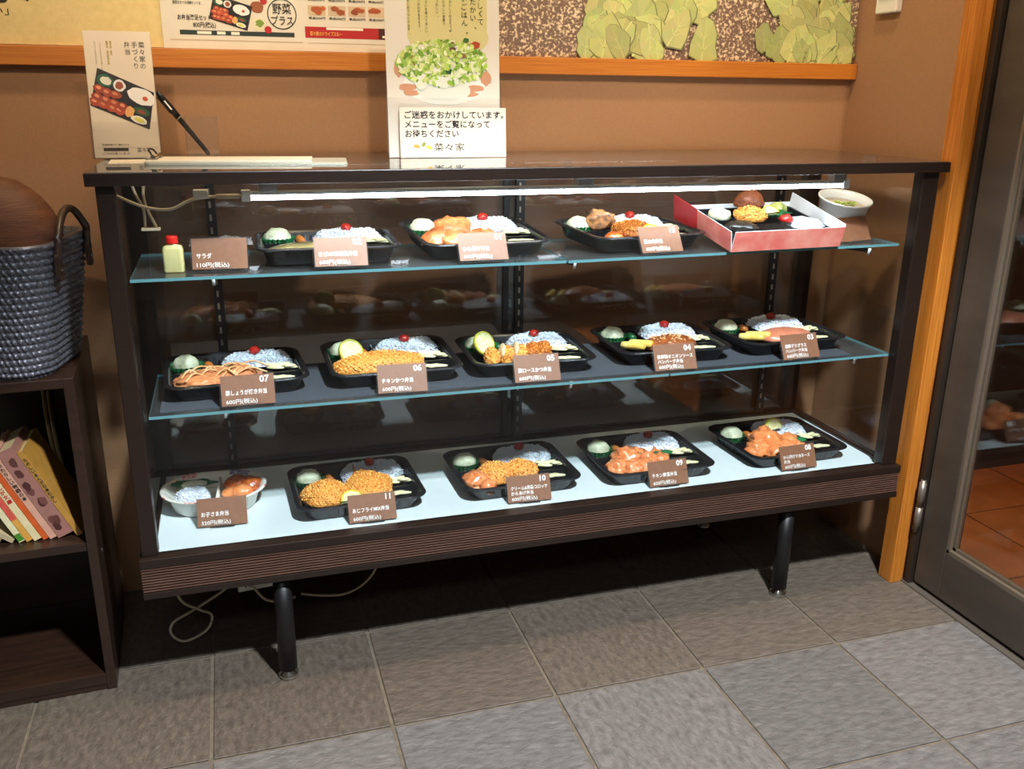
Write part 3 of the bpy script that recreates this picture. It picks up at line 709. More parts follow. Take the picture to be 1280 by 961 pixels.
pc(1.388,.075,Z1+.0005,12,'plain brown price card leaning at the right end of the top shelf','',[],'',blank=True,lean=26)

# ------------------------------------------------------------------ salad, dressing bottle, children tray, sushi box, soup cup
bt = thing('dressing_bottle', 'small clear bottle of pale yellow dressing with a red cap', 'bottle', (.094,.074,Z1+.0003), (0,0,-.1))
m_dress = mat('pale_dressing', rgb(214,210,150), .25, rgb(200,194,130), 40, coat=.6)
MB().loft([rrect(*q) for q in ((.0145,.009,.004,0),(.0155,.010,.005,.002),(.0155,.010,.005,.036),(.0135,.0085,.005,.0415),(.0075,.0075,.0074,.044),(.0075,.0075,.0074,.047))]).build('bottle_body', m_dress, bt)
MB().loft([[(r*math.cos(2*PI*i/20), r*math.sin(2*PI*i/20), z) for i in range(20)] for r, z in ((.0090,.0455),(.0092,.046),(.0092,.056),(.0085,.0575))]).build('cap', mat('red_cap', rgb(222,36,30), .35, bump=.02), bt)
sd = thing('salad_cup', 'wrapped green salad in a clear tub behind its price card', 'salad', (.168,.125,Z1+.0003))
MB().loft([[(q[0],q[1],q[2]) for q in rrect(*a)] for a in ((.036,.030,.012,0),(.044,.038,.014,.034),(.046,.040,.014,.035))], caps=(True,False)).build('clear_tub', m_acryl, sd)
b = MB(); rnd = random.Random(2)
for i in range(14): blob(b, (rnd.uniform(-.026,.026), rnd.uniform(-.022,.022), .012+rnd.uniform(0,.016)), (.013,.010,.006), .5, 2.5, i, 2, rot=rnd.uniform(0,3))
b.build('salad_leaves', mat('salad_green', rgb(132,160,60), .4, rgb(204,200,120), 60), sd, 'stuff')
b = MB(); n = 12; vs = []; fs = []
for i in range(n+1):
    for j in range(n+1):
        x, y = -.05+.1*i/n, -.042+.084*j/n; vs.append((x, y, .038+.010*math.exp(-((x-.012)**2+y*y)/.0008)+.003*noise.noise(Vector((x*90, y*90, 0)))))
for i in range(n):
    for j in range(n): a = i*(n+1)+j; fs.append((a, a+n+1, a+n+2, a+1))
b.add(vs, fs, 0, None, True); b.build('film_wrap', mat('crinkled_film', rgb(200,206,214), .15, rgb(150,156,166), 90, bump=.8, bscale=60, coat=.8), sd)

kt = thing('children_lunch_tray', 'oval white children lunch tray with patterned rim at the left end of the deck', 'lunch box', (.116,.190,ZD), (0,0,math.radians(-3)))
m_kid = mat('white_tray_foam', rgb(236,234,226), .4, rgb(228,226,216), 30); m_kr = mat('red_check_print', rgb(206,70,66), .4, rgb(236,200,196), 200); m_kp = mat('navy_check_print', rgb(84,76,130), .4, rgb(190,186,206), 200); m_ky = mat('tan_check_print', rgb(222,192,140), .4, rgb(236,222,190), 200)
def oval(hx, hy, z): 
    return rrect(hx, hy, min(hx, hy)*.98, z, 10)
mb = MB(); mb.loft([oval(.070,.046,0), oval(.074,.050,.003), oval(.084,.060,.034), oval(.094,.070,.037), oval(.096,.072,.0385), oval(.094,.070,.040), oval(.086,.062,.038), oval(.074,.050,.007), oval(.070,.046,.005)])
N_ = 44
for fi, f_ in enumerate(mb.f):
    if len(f_) == 4:
        ring, j = divmod(fi, N_)
        if ring in (4, 5, 6):
            if j in (12,13,14): mb.m[fi] = 1
            if j in (16,17): mb.m[fi] = 3
            if ring >= 5 and j in (6,7,8,9): mb.m[fi] = 2
            if ring == 4 and j in (30,31,41,25): mb.m[fi] = 1
mb.build('bowl', [m_kid, m_kr, m_kp, m_ky], kt)
MB().loft([[(.003+.012*(y+.05), y, .006), (.005+.012*(y+.05), y, .034), (.0085+.012*(y+.05), y, .034), (.0105+.012*(y+.05), y, .006)] for y in (-.052,-.02,.02,.056)]).build('divider', m_kid, kt)
_s = rice_mesh([(-.060,-.034),(-.010,-.040),(-.006,-.010),(-.012,.012),(-.055,.010),(-.072,-.01)], .010, .034, 6).build('rice', m_rice, kt); _s['kind'] = 'stuff'
b = MB(); blob(b, (-.038,.028,.036), (.036,.014,.006), .5, 3, 2, 3); b.build('leaf_divider', m_green, kt)
b = MB(); blob(b, (-.036,.018,.038), (.024,.010,.008), .1, 1.5, 3, 3); b.build('potato_salad', m_potato, kt)
for i, (x, y, z, r) in enumerate(((.040,.020,.028,.026), (.066,.014,.028,.024), (.052,-.010,.026,.020), (.030,-.004,.022,.018))):
    b = MB(); blob(b, (0,0,0), (r, r*.8, r*.75), .2, 1.8, i+60, 3); o = b.build('fried_chicken', m_karaage if i < 2 else m_mayo, kt); o.location = (x, y, z)

# red sushi box
m_red = mat('red_printed_box', rgb(226,112,102), .45, rgb(238,158,142), 26, bump=.05); m_red2 = mat('plain_red_flap', rgb(200,48,52), .45, rgb(190,42,46), 20); m_in = mat('white_box_inside', rgb(226,228,232), .45, bump=.02)
sb = thing('boxed_lunch', 'open red and white cardboard lunch box with croquettes, at the right of the top shelf', 'lunch box', (1.066+.122,.014+.098,Z1+.0024+.017), (math.radians(11),0,math.radians(3.5)))
hx, hy, hh, t = .124, .088, .040, .0018
def wall(p, q, h0, h1, sp, mo, mi, name):
    """splayed cardboard wall between ground points p and q, outside face first"""
    p = Vector((*p, 0)); q = Vector((*q, 0)); d_ = (q-p).normalized(); n_ = Vector((d_.y, -d_.x, 0))
    a, b_ = p+n_*sp-d_*sp*.0+Vector((0,0,h0)), q+n_*sp+Vector((0,0,h1))
    V = [p, q, b_, a]; V2 = [v-n_*t for v in V]; mb = MB(); mb.add(V+V2, [(0,1,2,3)], 0); mb.add(V+V2, [(7,6,5,4),(0,4,5,1),(1,5,6,2),(2,6,7,3),(3,7,4,0)], 1)
    return mb.build(name, [mo, mi], sb)
MB().box((-hx,-hy,0), (hx,hy,.002)).build('box_base', m_in, sb)
wall((-hx,-hy), (hx,-hy), hh, hh, .004, m_red, m_in, 'box_wall')
wall((hx,-hy), (hx,hy), hh+.004, hh+.014, .003, m_in, m_in, 'box_wall')
wall((hx,hy), (-hx,hy), hh*.85, hh*.85, .002, m_red, m_in, 'box_wall')
wall((-hx,.035), (-hx,-hy), hh+.002, hh, .008, m_red, m_in, 'box_wall')
wall((-hx-.010,hy+.022), (-hx-.0005,.036), .050, hh+.004, .010, m_red2, m_red2, 'box_flap')
MB().loft([rrect(hx-.008,hy-.008,.01,.003), rrect(hx-.006,hy-.006,.01,.028), rrect(hx-.010,hy-.010,.01,.028), rrect(hx-.012,hy-.012,.01,.008)], smooth=False).build('inner_tray', m_tray, sb)
b = MB(); crumbed(b, (-.038,-.008,.040), (.034,.026,.018), 71, 300); b.build('croquette', [m_crumb, m_cr1, m_cr2], sb)
b = MB(); blob(b, (-.010,.044,.050), (.034,.022,.024), .2, 2, 12, 3); b.build('hamburger_steak', mat('dark_patty', rgb(132,70,40), .4, rgb(90,46,26), 200, bump=.9, bscale=260), sb)
b = MB(); blob(b, (-.088,.020,.034), (.024,.022,.014), .2, 2, 13, 3); b.build('potato_salad', m_potato, sb)
b = MB(); blob(b, (.060,.040,.036), (.018,.016,.014), .3, 2, 15, 3); b.build('simmered_vegetable', mat('pale_green_veg', rgb(176,180,110), .4, rgb(130,140,70), 90), sb)
b = MB(); blob(b, (.030,-.030,.038), (.014,.013,.011), .2, 2, 16, 3); b.build('pickled_plum', m_plum, sb)
b = MB(); blob(b, (.074,-.030,.028), (.040,.030,.012), .2, 3, 17, 3); b.build('rice', m_rice, sb)
b = MB(); blob(b, (.026,.012,.036), (.036,.014,.008), .4, 3, 18, 3); b.build('green_garnish', m_green, sb)
lemon(sb, .004, -.016, .046, .020, .2, .5, m_lemonr, True)
b = MB(); blob(b, (-.078,-.040,.030), (.034,.022,.012), .3, 3, 19, 3); b.build('seaweed', m_bean, sb)

cp = thing('soup_cup', 'round white soup cup with yellow-green topping at the right end of the top shelf', 'cup', (1.404,.165,Z1+.012), (math.radians(14),0,0))
C_ = lambda r, z, n=36: [(r*math.cos(2*PI*i/n), r*math.sin(2*PI*i/n), z) for i in range(n)]
MB().loft([C_(.040,0), C_(.041,.003), C_(.050,.066), C_(.0545,.068), C_(.055,.070), C_(.0545,.072), C_(.050,.071), C_(.048,.060), C_(.040,.006)]).build('cup_body', mat('white_cup', rgb(240,240,236), .3, bump=.01), cp)
MB().loft([C_(.0474,.054), C_(.0472,.0555)]).build('soup', mat('clear_brown_soup', rgb(150,128,96), .1, rgb(168,146,110), 20, coat=1), cp)
b = MB(); rnd = random.Random(4)
for i in range(40): a = rnd.uniform(0,2*PI); r = rnd.uniform(0,.030); grain(b, Vector((r*math.cos(a), r*.6*math.sin(a), .057+rnd.uniform(0,.004))), .006, .0018, Vector((rnd.uniform(-1,1), rnd.uniform(-1,1), .2)))
b.build('vegetable_topping', mat('yellow_green_shreds', rgb(206,204,110), .4, rgb(150,170,70), 90), cp, 'stuff')

# ------------------------------------------------------------------ prints on the wall
def panel(parent_thing, w_, h_, t_=.001, m=m_paper, name='sheet'):
    return MB().box((-w_/2,0,-t_), (w_/2,h_,0)).build(name, m, parent_thing)
def upright(name, label, cat, loc, lean=0, rz=0, group=None):
    return thing(name, label, cat, loc, (math.radians(90-lean), 0, math.radians(rz)), group)
# wall lettering on the cream panel
b = MB(); put_text(b, '家', -.197, 1.1735, .085, width=.080, z=0); put_text(b, 'い」', -.180, 1.1485, .016, width=.026, z=0)
o = b.build('wall_lettering', m_ink); o.rotation_euler = (PI/2, 0, 0); o.location = (0, YW-.0042, 0); tag(o, 'black brush characters on the cream wall at the top left', 'lettering')
# laminated menu poster
po = upright('menu_poster', 'laminated menu poster with lunch box photos leaning above the wooden rail', 'poster', (.345, YW-.0075, 1.0995), 0.6, 0)
panel(po, .50, .30)
rnd = random.Random(12); b = MB(); X = lambda px: -.25+(px-203)/270*.405; 
red, dg, wh = rgb(176,34,34), rgb(40,54,50), rgb(238,230,210)
rect(b, -.25+.012, .014, .0, .016, rgb(190,170,140), .0002); rect(b, .010,.014,.24,.0155, rgb(190,170,140), .0002)
rect(b, -.22, .024, -.015, .032, dg, .0003); rect(b, -.19,.0255,-.165,.0305, wh, .0005); rect(b, -.155,.0255,-.140,.0305, wh, .0005); rect(b, -.13,.0255,-.115,.0305, wh, .0005)
rect(b, -.10, .092, -.005, .104, red, .0003); rect(b, -.25+.02,.112,-.01,.28, rgb(222,196,150), .0002)
bento_photo(b, -.128, .064, .070, .044, -.28, .0006, rnd)
ell(b, -.080,.075,.012,.010, rgb(150,84,50), .0006, wob=.1, rnd=rnd); ell(b, -.080,.046,.014,.012, rgb(220,214,180), .0006, wob=.2, rnd=rnd); ell(b, -.078,.046,.007,.006, rgb(120,150,60), .0008, wob=.3, rnd=rnd)
ell(b, -.068,.086,.0065,.0065, red, .0009); ell(b, -.063,.036,.0065,.0065, red, .0009)
ring2d(b, -.036,.064,.027,.002, dg, .0006)
rect(b, .005, .024, .145, .044, red, .0003); rect(b, .145,.024,.235,.044, rgb(70,30,22), .0003); rect(b, .045,.039,.115,.0435, wh, .0005); rect(b, .152,.027,.175,.031, wh, .0005)
for r_ in range(6):
    for c_ in range(6):
        x, y = .012+c_*.038, .056+r_*.032; rect(b, x, y+.008, x+.033, y+.026, jitter(rgb(206,180,150), rnd, .1), .0004)
        for k in range(5): ell(b, x+rnd.uniform(.006,.027), y+.008+rnd.uniform(.005,.013), .007, .0045, jitter(rgb(170,84,44), rnd, .35), .0006+k*.00003, wob=.2, rnd=rnd, n=10)
b.build('printed_pictures', m_print, po)
b = MB()
put_text(b, '野菜', -.036, .066, .020, z=.0009, bold=.01, width=.034, align='C'); put_text(b, 'プラス', -.036, .046, .018, z=.0009, bold=.01, width=.040, align='C')
b.build('lettering', m_ink, po); b = MB()
put_text(b, 'お弁当満足セット', -.222, .050, .010, z=.0007, bold=.02, width=.058); put_text(b, '800円(税込)', -.196, .0375, .0105, z=.0007, bold=.02, width=.040)
b.build('lettering', m_ink, po); b = MB()
for i, s in enumerate(('お好きな800円弁当に', 'サラダと選べるセットして、', '野菜を食べる健康セットは…')): put_text(b, s, -.228, .094-i*.009, .0065, z=.0007, bold=.01, width=.052)
b.build('lettering', m_ink, po); b = MB()
for c_ in range(6):
    for r_ in range(2): put_text(b, '単品200円', .013+c_*.038, .0575+r_*.032, .005, z=.0007, bold=.02, width=.031)
b.build('lettering', m_ink, po)
b = MB(); put_text(b, '菜々家のドライブスルー', .014, .0285, .0085, z=.0008, bold=.02, width=.060); b.build('lettering', mat('orange_ink', rgb(232,170,80), .5, bump=.01), po)

# vegetable field mural
mu = upright('field_mural', 'large photo panel of green leafy vegetable rows in brown soil above the rail', 'mural', (1.125, YW-.0012, 1.0995), 0, 0)
m_soil = mat('printed_soil', rgb(112,88,76), .55, rgb(222,200,164), 200, detail=9, contrast=(.50,.62))
MB().box((-.44,0,-.0005), (.455,.72,.0025)).build('panel', m_soil, mu)
b = MB(); rnd = random.Random(21); z = .0028
def leaf(b, x, y, s, rot, col, z, asp=.8):
    out = [(0,-.50),(.22,-.47),(.42,-.30),(.48,-.05),(.40,.22),(.22,.42),(.0,.55),(-.20,.43),(-.40,.20),(-.47,-.08),(-.40,-.32),(-.20,-.48)]
    ca, sa = math.cos(rot), math.sin(rot)
    def TT(p, k=1): px, py = p[0]*s*asp*k*(1), p[1]*s*k; return (x+px*ca-py*sa, y+px*sa+py*ca)
    pts = [TT((p[0]*(1+rnd.uniform(-.22,.2)), p[1]*(1+rnd.uniform(-.18,.16)))) for p in out]
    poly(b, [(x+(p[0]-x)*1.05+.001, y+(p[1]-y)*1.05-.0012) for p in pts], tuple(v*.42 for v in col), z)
    for i in range(12):
        c = jitter(col, rnd, .05); c = tuple(v*(1.03 if i % 2 else .98) for v in c)
        a, d_ = pts[i], pts[(i+1) % 12]; poly(b, [(x, y), a, d_], c, z+.00003)
    vein = tuple(min(1, v*1.28) for v in col)
    for p0, p1, wv in (((0,-.5),(0,.5),.02), ((0,-.2),(.33,.08),.012), ((0,-.2),(-.33,.08),.012), ((0,.08),(.24,.30),.010), ((0,.08),(-.24,.30),.010)):
        A, B_ = TT(p0), TT(p1); dx, dy = B_[0]-A[0], B_[1]-A[1]; l_ = math.hypot(dx, dy); nx, ny = -dy/l_*wv*s, dx/l_*wv*s
        poly(b, [(A[0]-nx,A[1]-ny),(B_[0],B_[1]),(A[0]+nx,A[1]+ny)], vein, z+.00005)
spots = []
for i in range(330):
    y = rnd.uniform(.0, .42)
    if i % 2: x = rnd.gauss(-.075, .085); lim = (-.235, .105-y*.15)
    else: x = rnd.gauss(.345, .07); lim = (.215, .44)
    if lim[0] < x < lim[1]: spots.append((x, y))
spots.sort(key=lambda s: -s[1])
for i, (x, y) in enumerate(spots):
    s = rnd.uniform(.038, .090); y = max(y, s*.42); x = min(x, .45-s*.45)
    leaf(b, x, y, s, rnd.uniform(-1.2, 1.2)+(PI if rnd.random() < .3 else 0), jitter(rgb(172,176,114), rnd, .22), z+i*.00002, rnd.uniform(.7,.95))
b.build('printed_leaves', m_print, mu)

# ------------------------------------------------------------------ things on top of the case
ZT = H+.0002
# flyer holder with flyers
fh = upright('flyer_holder', 'clear holder of white lunch box flyers on the left end of the case top', 'flyer stand', (.026, .268, ZT+.001), 7, -2)
panel(fh, .106, .208, .006, m_paper, 'flyer_stack')
b = MB(); b.box((-.052,.001,-.004), (.052,.2075,.0015)); fr_ = b.build('front_flyer', mat('flyer_paper', rgb(226,212,190), .45, rgb(220,205,182), 9), fh)
rnd = random.Random(31); b = MB()
bento_photo(b, .002, .098, .106, .066, -.38, .0019, rnd, .0515)
poly(b, [(-.048,.0165),(-.048,.0195),(.050,.0195),(.050,.0165)], rgb(216,200,178), .0017)
rect(b, -.038, .012, .002, .0175, rgb(46,30,28), .0019)
b.build('printed_picture', m_print, fh)
b = MB()
put_vertical(b, '菜々家の', .038, .192, .0105, z=.0019); put_vertical(b, '手づくり', .027, .192, .0105, z=.0019); put_vertical(b, '弁当', .015, .192, .0105, z=.0019)
put_text(b, '菜々家', .016, .0105, .0085, z=.0019, width=.022); put_text(b, '営業時間のご案内です', -.040, .021, .0038, z=.0019, width=.044); put_text(b, 'ご予約承ります', -.040, .0065, .0038, z=.0019, width=.044)
b.build('lettering', m_ink, fh)
b = MB(); put_vertical(b, '無添加・無化学調味料', -.016, .192, .0036, z=.0019, bold=.03); put_vertical(b, '無添加・無化', -.0105, .192, .0036, z=.0019, bold=.03)
b.build('lettering', mat('olive_ink', rgb(170,150,50), .5, bump=.01), fh)
b = MB(); put_vertical(b, 'こだわりのお弁当をお届けします', -.027, .190, .0030, z=.0019); put_vertical(b, 'こだわりのお弁当をお届け', -.035, .192, .0030, z=.0019)
b.build('lettering', mat('grey_ink', rgb(150,140,120), .5, bump=.01), fh)
b = MB(); b.box((-.056,0,-.012), (.056,.10,-.010)); b.box((-.056,0,.0045), (.056,.06,.0062)); b.box((-.056,0,-.010), (-.0545,.10,.0045)); b.box((.0545,0,-.010), (.056,.10,.0045)); b.box((-.0545,-.0008,-.010), (.0545,.0006,.0045))
b.build('acrylic_holder', m_acryl, fh)
# pen holder and pen
ph = thing('pen_holder', 'small clear acrylic cup holding the pen behind the clipboard', 'pen holder', (.150,.262,ZT))
b = MB()
for a0, a1 in (((-.027,-.015,0),(.027,-.0135,.072)), ((-.027,.0135,0),(.027,.015,.072)), ((-.027,-.0135,0),(-.0255,.0135,.072)), ((.0255,-.0135,0),(.027,.0135,.072)), ((-.0255,-.0135,0),(.0255,.0135,.003))): b.box(a0, a1)
bevel(b.build('clear_cup', m_acryl, ph), .0004)
pn = thing('pen', 'black capped pen leaning diagonally in the clear acrylic cup', 'pen', (.160,.262,ZT+.006), (0, math.radians(-36), 0))
MB().tube([(0,0,0),(0,0,.004),(0,0,.075),(0,0,.076)], [.0015,.0035,.0046,.0046], 14).build('barrel', m_black, pn)
MB().tube([(0,0,.076),(0,0,.078)], .0051, 14).build('ring', m_chrome, pn)
MB().tube([(0,0,.078),(0,0,.122),(0,0,.128),(0,0,.130)], [.0053,.0053,.0045,.002], 14).build('cap', m_black, pn)
MB().box((-.0068,-.0014,.090), (-.0054,.0014,.124)).build('clip', m_black, pn)
MB().box((-.0012,-.0057,.094), (.0012,-.0050,.112)).build('lettering', m_letter, pn)
# clipboard with paper, flat on the top
cb2 = thing('clipboard', 'flat pale clipboard holding paper sheets on the case top', 'clipboard', (.225,.160,ZT), (0,0,math.radians(-6)))
m_cb = mat('pale_clipboard', rgb(176,176,160), .4, rgb(166,166,150), 10)
b = MB().loft([rrect(.160,.056,.010,0), rrect(.160,.056,.010,.0035)], smooth=False); b.build('board', m_cb, cb2)
MB().box((-.158,-.052,.0036), (-.02+.122,.050,.0062)).build('paper_sheets', m_paper, cb2)
b = MB(); b.tube([(-.148,-.034,.0098),(-.148,.034,.0098)], .0042, 12); b.box((-.160,-.030,.0062), (-.142,.030,.0080)); b.build('clip', m_chrome, cb2)
MB().tube(bez([(-.150,-.022,.011),(-.155,-.018,.019),(-.158,0,.022),(-.155,.018,.019),(-.150,.022,.011)]), .0016, 8).build('clip_lever', m_black, cb2)
# small printed sheet lying under the flyer holder
lp = thing('leaflet', 'white printed leaflet lying under the flyer holder on the case top', 'paper', (.060,.215,ZT), (0,0,.05))
MB().box((-.058,-.062,0), (.058,.030,.0008)).build('sheet', m_paper, lp)
b = MB(); put_text(b, 'お弁当のご予約承ります', -.044, -.052, .010, z=.0011, width=.074); b.build('lettering', m_ink, lp)

# tall salad menu stand with notice
ms = upright('salad_poster_stand', 'tall white salad picture in a clear stand on the case top', 'poster stand', (.578, .228, ZT+.001), 3, 0)
SW, SH = .214, .30
panel(ms, SW-.004, SH, .0012, mat('poster_paper', rgb(232,226,214), .35, rgb(224,217,203), 4), 'sheet')
rnd = random.Random(41); b = MB()
rect(b, -.065, .205, .082, .30, rgb(214,204,140), .0002); ell(b, .010,.21,.075,.035, rgb(216,206,146), .00025, n=24)
ell(b, .0, .128,.075,.036, rgb(236,236,226), .0004, n=24); ell(b, .0,.120,.05,.022, rgb(222,226,214), .0005, n=20, wob=.1, rnd=rnd)
for x, y, rx, ry in ((-.083,.155,.008,.016), (-.066,.123,.018,.006), (.055,.122,.020,.006), (.079,.140,.010,.014), (-.060,.113,.016,.005), (.045,.112,.018,.005)): ell(b, x, y, rx, ry, rgb(206,150,116), .00045, n=12, wob=.15, rnd=rnd)
greens = [rgb(150,186,72), rgb(190,212,112), rgb(112,156,52), rgb(212,226,150), rgb(232,238,200), rgb(168,200,84)]
for i in range(620):
    a = rnd.uniform(0, 2*PI); r = math.sqrt(rnd.random()); x, y = -.002+.084*r*math.cos(a), .165+.038*r*math.sin(a)-.010*(x if False else 0)
    y -= .010*abs(r*math.cos(a))*0
    ell(b, x, y, rnd.uniform(.002,.0075), rnd.uniform(.0015,.0045), jitter(rnd.choice(greens), rnd, .15), .0006+i*.000002, rot=rnd.uniform(0,3), n=9, wob=.35, rnd=rnd)
for x, y, rx, ry, c in ((-.058,.166,.005,.012,rgb(150,96,60)), (.058,.196,.011,.006,rgb(176,72,44)), (.018,.192,.006,.009,rgb(110,70,50)), (.032,.178,.010,.004,rgb(146,104,70)), (.008,.150,.008,.005,rgb(40,80,50)), (.004,.160,.004,.004,rgb(50,90,50)), (-.038,.190,.010,.008,rgb(226,226,206)), (.035,.190,.016,.007,rgb(238,236,226)), (-.045,.135,.014,.016,rgb(228,232,214)), (.060,.165,.012,.016,rgb(222,232,196)), (-.072,.165,.010,.007,rgb(150,190,90)), (.042,.205,.006,.004,rgb(60,110,50)), (.0,.135,.030,.012,rgb(224,230,212))):
    ell(b, x, y, rx, ry, c, .0014, n=12, wob=.2, rnd=rnd)
b.build('printed_picture', m_print, ms)
b = MB(); put_vertical(b, 'おいしくて', .070, .298, .0125, z=.0008); put_vertical(b, 'あたたかい、', .056, .304, .0125, z=.0008); put_vertical(b, 'おいしいごはん。', .040, .322-.0, .0125, z=.0008)
put_vertical(b, 'ふっくらおいしく炊きたてが、', .014, .296, .0056, z=.0008); put_vertical(b, '毎日たのしい食事で', .002, .283, .0056, z=.0008); put_vertical(b, 'うれしい。', -.010, .272, .0056, z=.0008)
put_vertical(b, '地物やさいを食べてほしい、', -.030, .288, .0056, z=.0008); put_vertical(b, 'やさしいおかずをそえて、', -.043, .290, .0056, z=.0008); put_vertical(b, 'こころをこめてつくります。', -.062, .290, .0056, z=.0008)
b.build('lettering', m_ink, ms)
b = MB(); b.box((-SW/2-.001,0,.0032), (SW/2+.001,.105,.0047)); b.box((-SW/2-.001,0,-.0035), (SW/2+.001,.16,-.002)); b.box((-SW/2-.001,0,-.002), (-SW/2+.0005,.105,.0032)); b.box((SW/2-.0005,0,-.002), (SW/2+.001,.105,.0032))
b.build('acrylic_stand', m_acryl, ms)
o = MB().box((-.07,.0,-.075), (.07,.0012,-.0035)).build('acrylic_foot', m_acryl, ms); o.rotation_euler = (math.radians(3),0,0); o.location = (0,.0005,0)
nt_ = upright('notice_card', 'white notice card with bold black Japanese lines at the foot of the salad poster', 'notice card', (.592, .218, ZT+.0008), 3, 0)
panel(nt_, .200, .088, .0008)
b = MB(); put_text(b, 'ご迷惑をおかけしています。', -.091, .070, .0145, bold=.018, width=.186); put_text(b, 'メニューをご覧になって', -.091, .0535, .0145, bold=.018, width=.160); put_text(b, 'お待ちください', -.091, .037, .0145, bold=.018, width=.100)
put_text(b, '菜々家', -.038, .0125, .0155, width=.058, bold=.002)
b.build('lettering', m_ink, nt_)
b = MB(); ell(b, -.070,.020,.0062,.0032, rgb(232,150,70), .0004, rot=-.2); ell(b, -.057,.0235,.0045,.0032, rgb(130,140,60), .0004, rot=.9); ell(b, -.047,.018,.0062,.0030, rgb(206,180,70), .0004, rot=-.35); b.build('logo', m_print, nt_)

# ------------------------------------------------------------------ bookcase, basket, books (left)
m_book = mat('espresso_laminate', rgb(46,29,20), .36, rgb(36,22,15), 10, stretch=(1,8,8), bump=.03, bscale=50)
bk = thing('bookcase', 'low dark brown open bookcase left of the showcase', 'bookcase', (-.076,.066,0), (0,0,math.radians(2.5)))
BW, BD, BH, tk = .60, .285, .585, .016
def bx(name, a, b_): return bevel(MB().box(a, b_).build(name, m_book, bk), .0008)
bx('side_panel', (-tk,0,0), (0,BD,BH-.0)); bx('side_panel', (-BW,0,0), (-BW+tk,BD,BH))
bx('top_panel', (-BW+tk,0,BH-tk), (-tk,BD,BH)); bx('shelf', (-BW+tk,.004,.276), (-tk,BD-.005,.292)); bx('bottom_panel', (-BW+tk,0,.012), (-tk,BD-.005,.034)); bx('back_panel', (-BW+tk,BD-.005,.034), (-tk,BD,BH-tk)); bx('plinth', (-BW+tk,.002,0), (-tk,.016,.012))
b = MB(); b.tube([(0,.055,.25),(.0012,.055,.25)], .004, 12); b.build('screw_cap', m_chrome, bk)
# books: (thickness, height, depth, lean deg, spine colour, title, ink)
def book(xr, th_, h_, dp, lean, sp, title, ink, label, y0=.10, z=.2925, cover=None, band=None, pic=None):
    t = thing('book', label, 'book', (xr, y0, z+th_*math.sin(math.radians(lean))), (0, math.radians(-lean), 0), 'slanting books on the bookcase shelf')
    mc = mat('book_cover', sp, .4, tuple(v*.85 for v in sp), 40); mp_ = m_page
    c = MB(); e = .0009
    c.box((-th_,0,0), (-th_+e,dp,h_)); c.box((-e,0,0), (0,dp,h_)); c.box((-th_+e,0,0), (-e,e,h_)); c.build('cover', mc, t)
    MB().box((-th_+e,.0012,.002), (-e,dp-.002,h_-.002)).build('pages', mp_, t)
    if band: MB().box((-th_+.0002,-.0004,band[0]), (-.0002,-.0001,band[1])).build('printed_band', mat('band', band[2], .4, tuple(v*.8 for v in band[2]), 60), t)
    if pic:
        b = MB(); rnd = random.Random(len(title)+9)
        for k in range(9): ell(b, rnd.uniform(-th_*.7,-th_*.3), rnd.uniform(.02,h_-.02), th_*.22, .009, jitter(pic, rnd, .6), .0005+k*.00002, n=10, wob=.2, rnd=rnd)
        o = b.build('printed_picture', m_print, t); o.rotation_euler = (PI/2,0,0)
    if title:
        b = MB(); n = len(title); put_vertical(b, title, -th_/2, h_-.012, min(th_*.72, (h_-.03)/(n*1.08)), z=.0006, bold=.02); o = b.build('lettering', ink, t); o.rotation_euler = (PI/2,0,0)
    return t
m_page = mat('aged_pages', rgb(196,174,128), .8, rgb(168,146,102), 300, stretch=(40,1,1))
m_rink = mat('red_ink', rgb(176,40,36), .5, bump=.01)
BX = -.101
lean = 24; cs = math.cos(math.radians(lean))
seq = [(.010,.176,.118,rgb(170,124,54),'たのしいまんが日本むかし',m_ink,'yellow-spined comic with dark lettering, uppermost of the slanting books',None,None),
       (.026,.178,.112,rgb(150,104,92),'',m_ink,'thick faded brown comic with portrait pictures on the spine',None,rgb(96,56,50)),
       (.011,.178,.112,rgb(200,150,126),'〇あたらしい物語の本',m_ink,'pinkish comic spine with black lettering below the thick brown comic',None,None),
       (.009,.150,.120,rgb(196,84,34),'',m_ink,'plain orange book slanting among the comics',None,None),
       (.012,.182,.112,rgb(214,196,150),'本SARAまんが文庫',m_rink,'cream comic spine with red lettering',None,None),
       (.010,.184,.112,rgb(206,150,66),'',m_letter,'orange-yellow comic with a long red printed band',(.045,.175,rgb(206,84,70)),None),
       (.010,.184,.112,rgb(214,206,160),'まんがくらしの本',m_ink,'pale comic with a green foot on its spine',(.002,.016,rgb(70,130,40)),None)]
x = BX; first = True; tn = math.sin(math.radians(lean))**2/cs
for th_, h_, dp, sp, ti, ink, lb_, band, pic in seq:
    if not first: x -= th_*tn
    first = False
    book(x, th_, h_, dp, lean, sp, ti, ink, lb_, y0=.098, band=band, pic=pic); x -= th_*cs+.0008
x -= .006
for i, (th_, h_, ln, sp, lb_) in enumerate(((.008,.175,52,rgb(176,160,124),'thin beige book lying lowest against the slanting comics'), (.012,.17,56,rgb(150,128,92),'tan book flattened at the left of the shelf'), (.014,.165,60,rgb(120,104,70),'worn olive-brown book at the far left of the shelf'))):
    book(x, th_, h_, .115, ln, sp, '', m_ink, lb_, y0=.100); x -= th_/math.cos(math.radians(ln))+.006
o = thing('booklet', 'upright beige booklet standing behind the slanting comics', 'book', (-.150,.245,.2925), (0,0,.1))
b = MB(); 
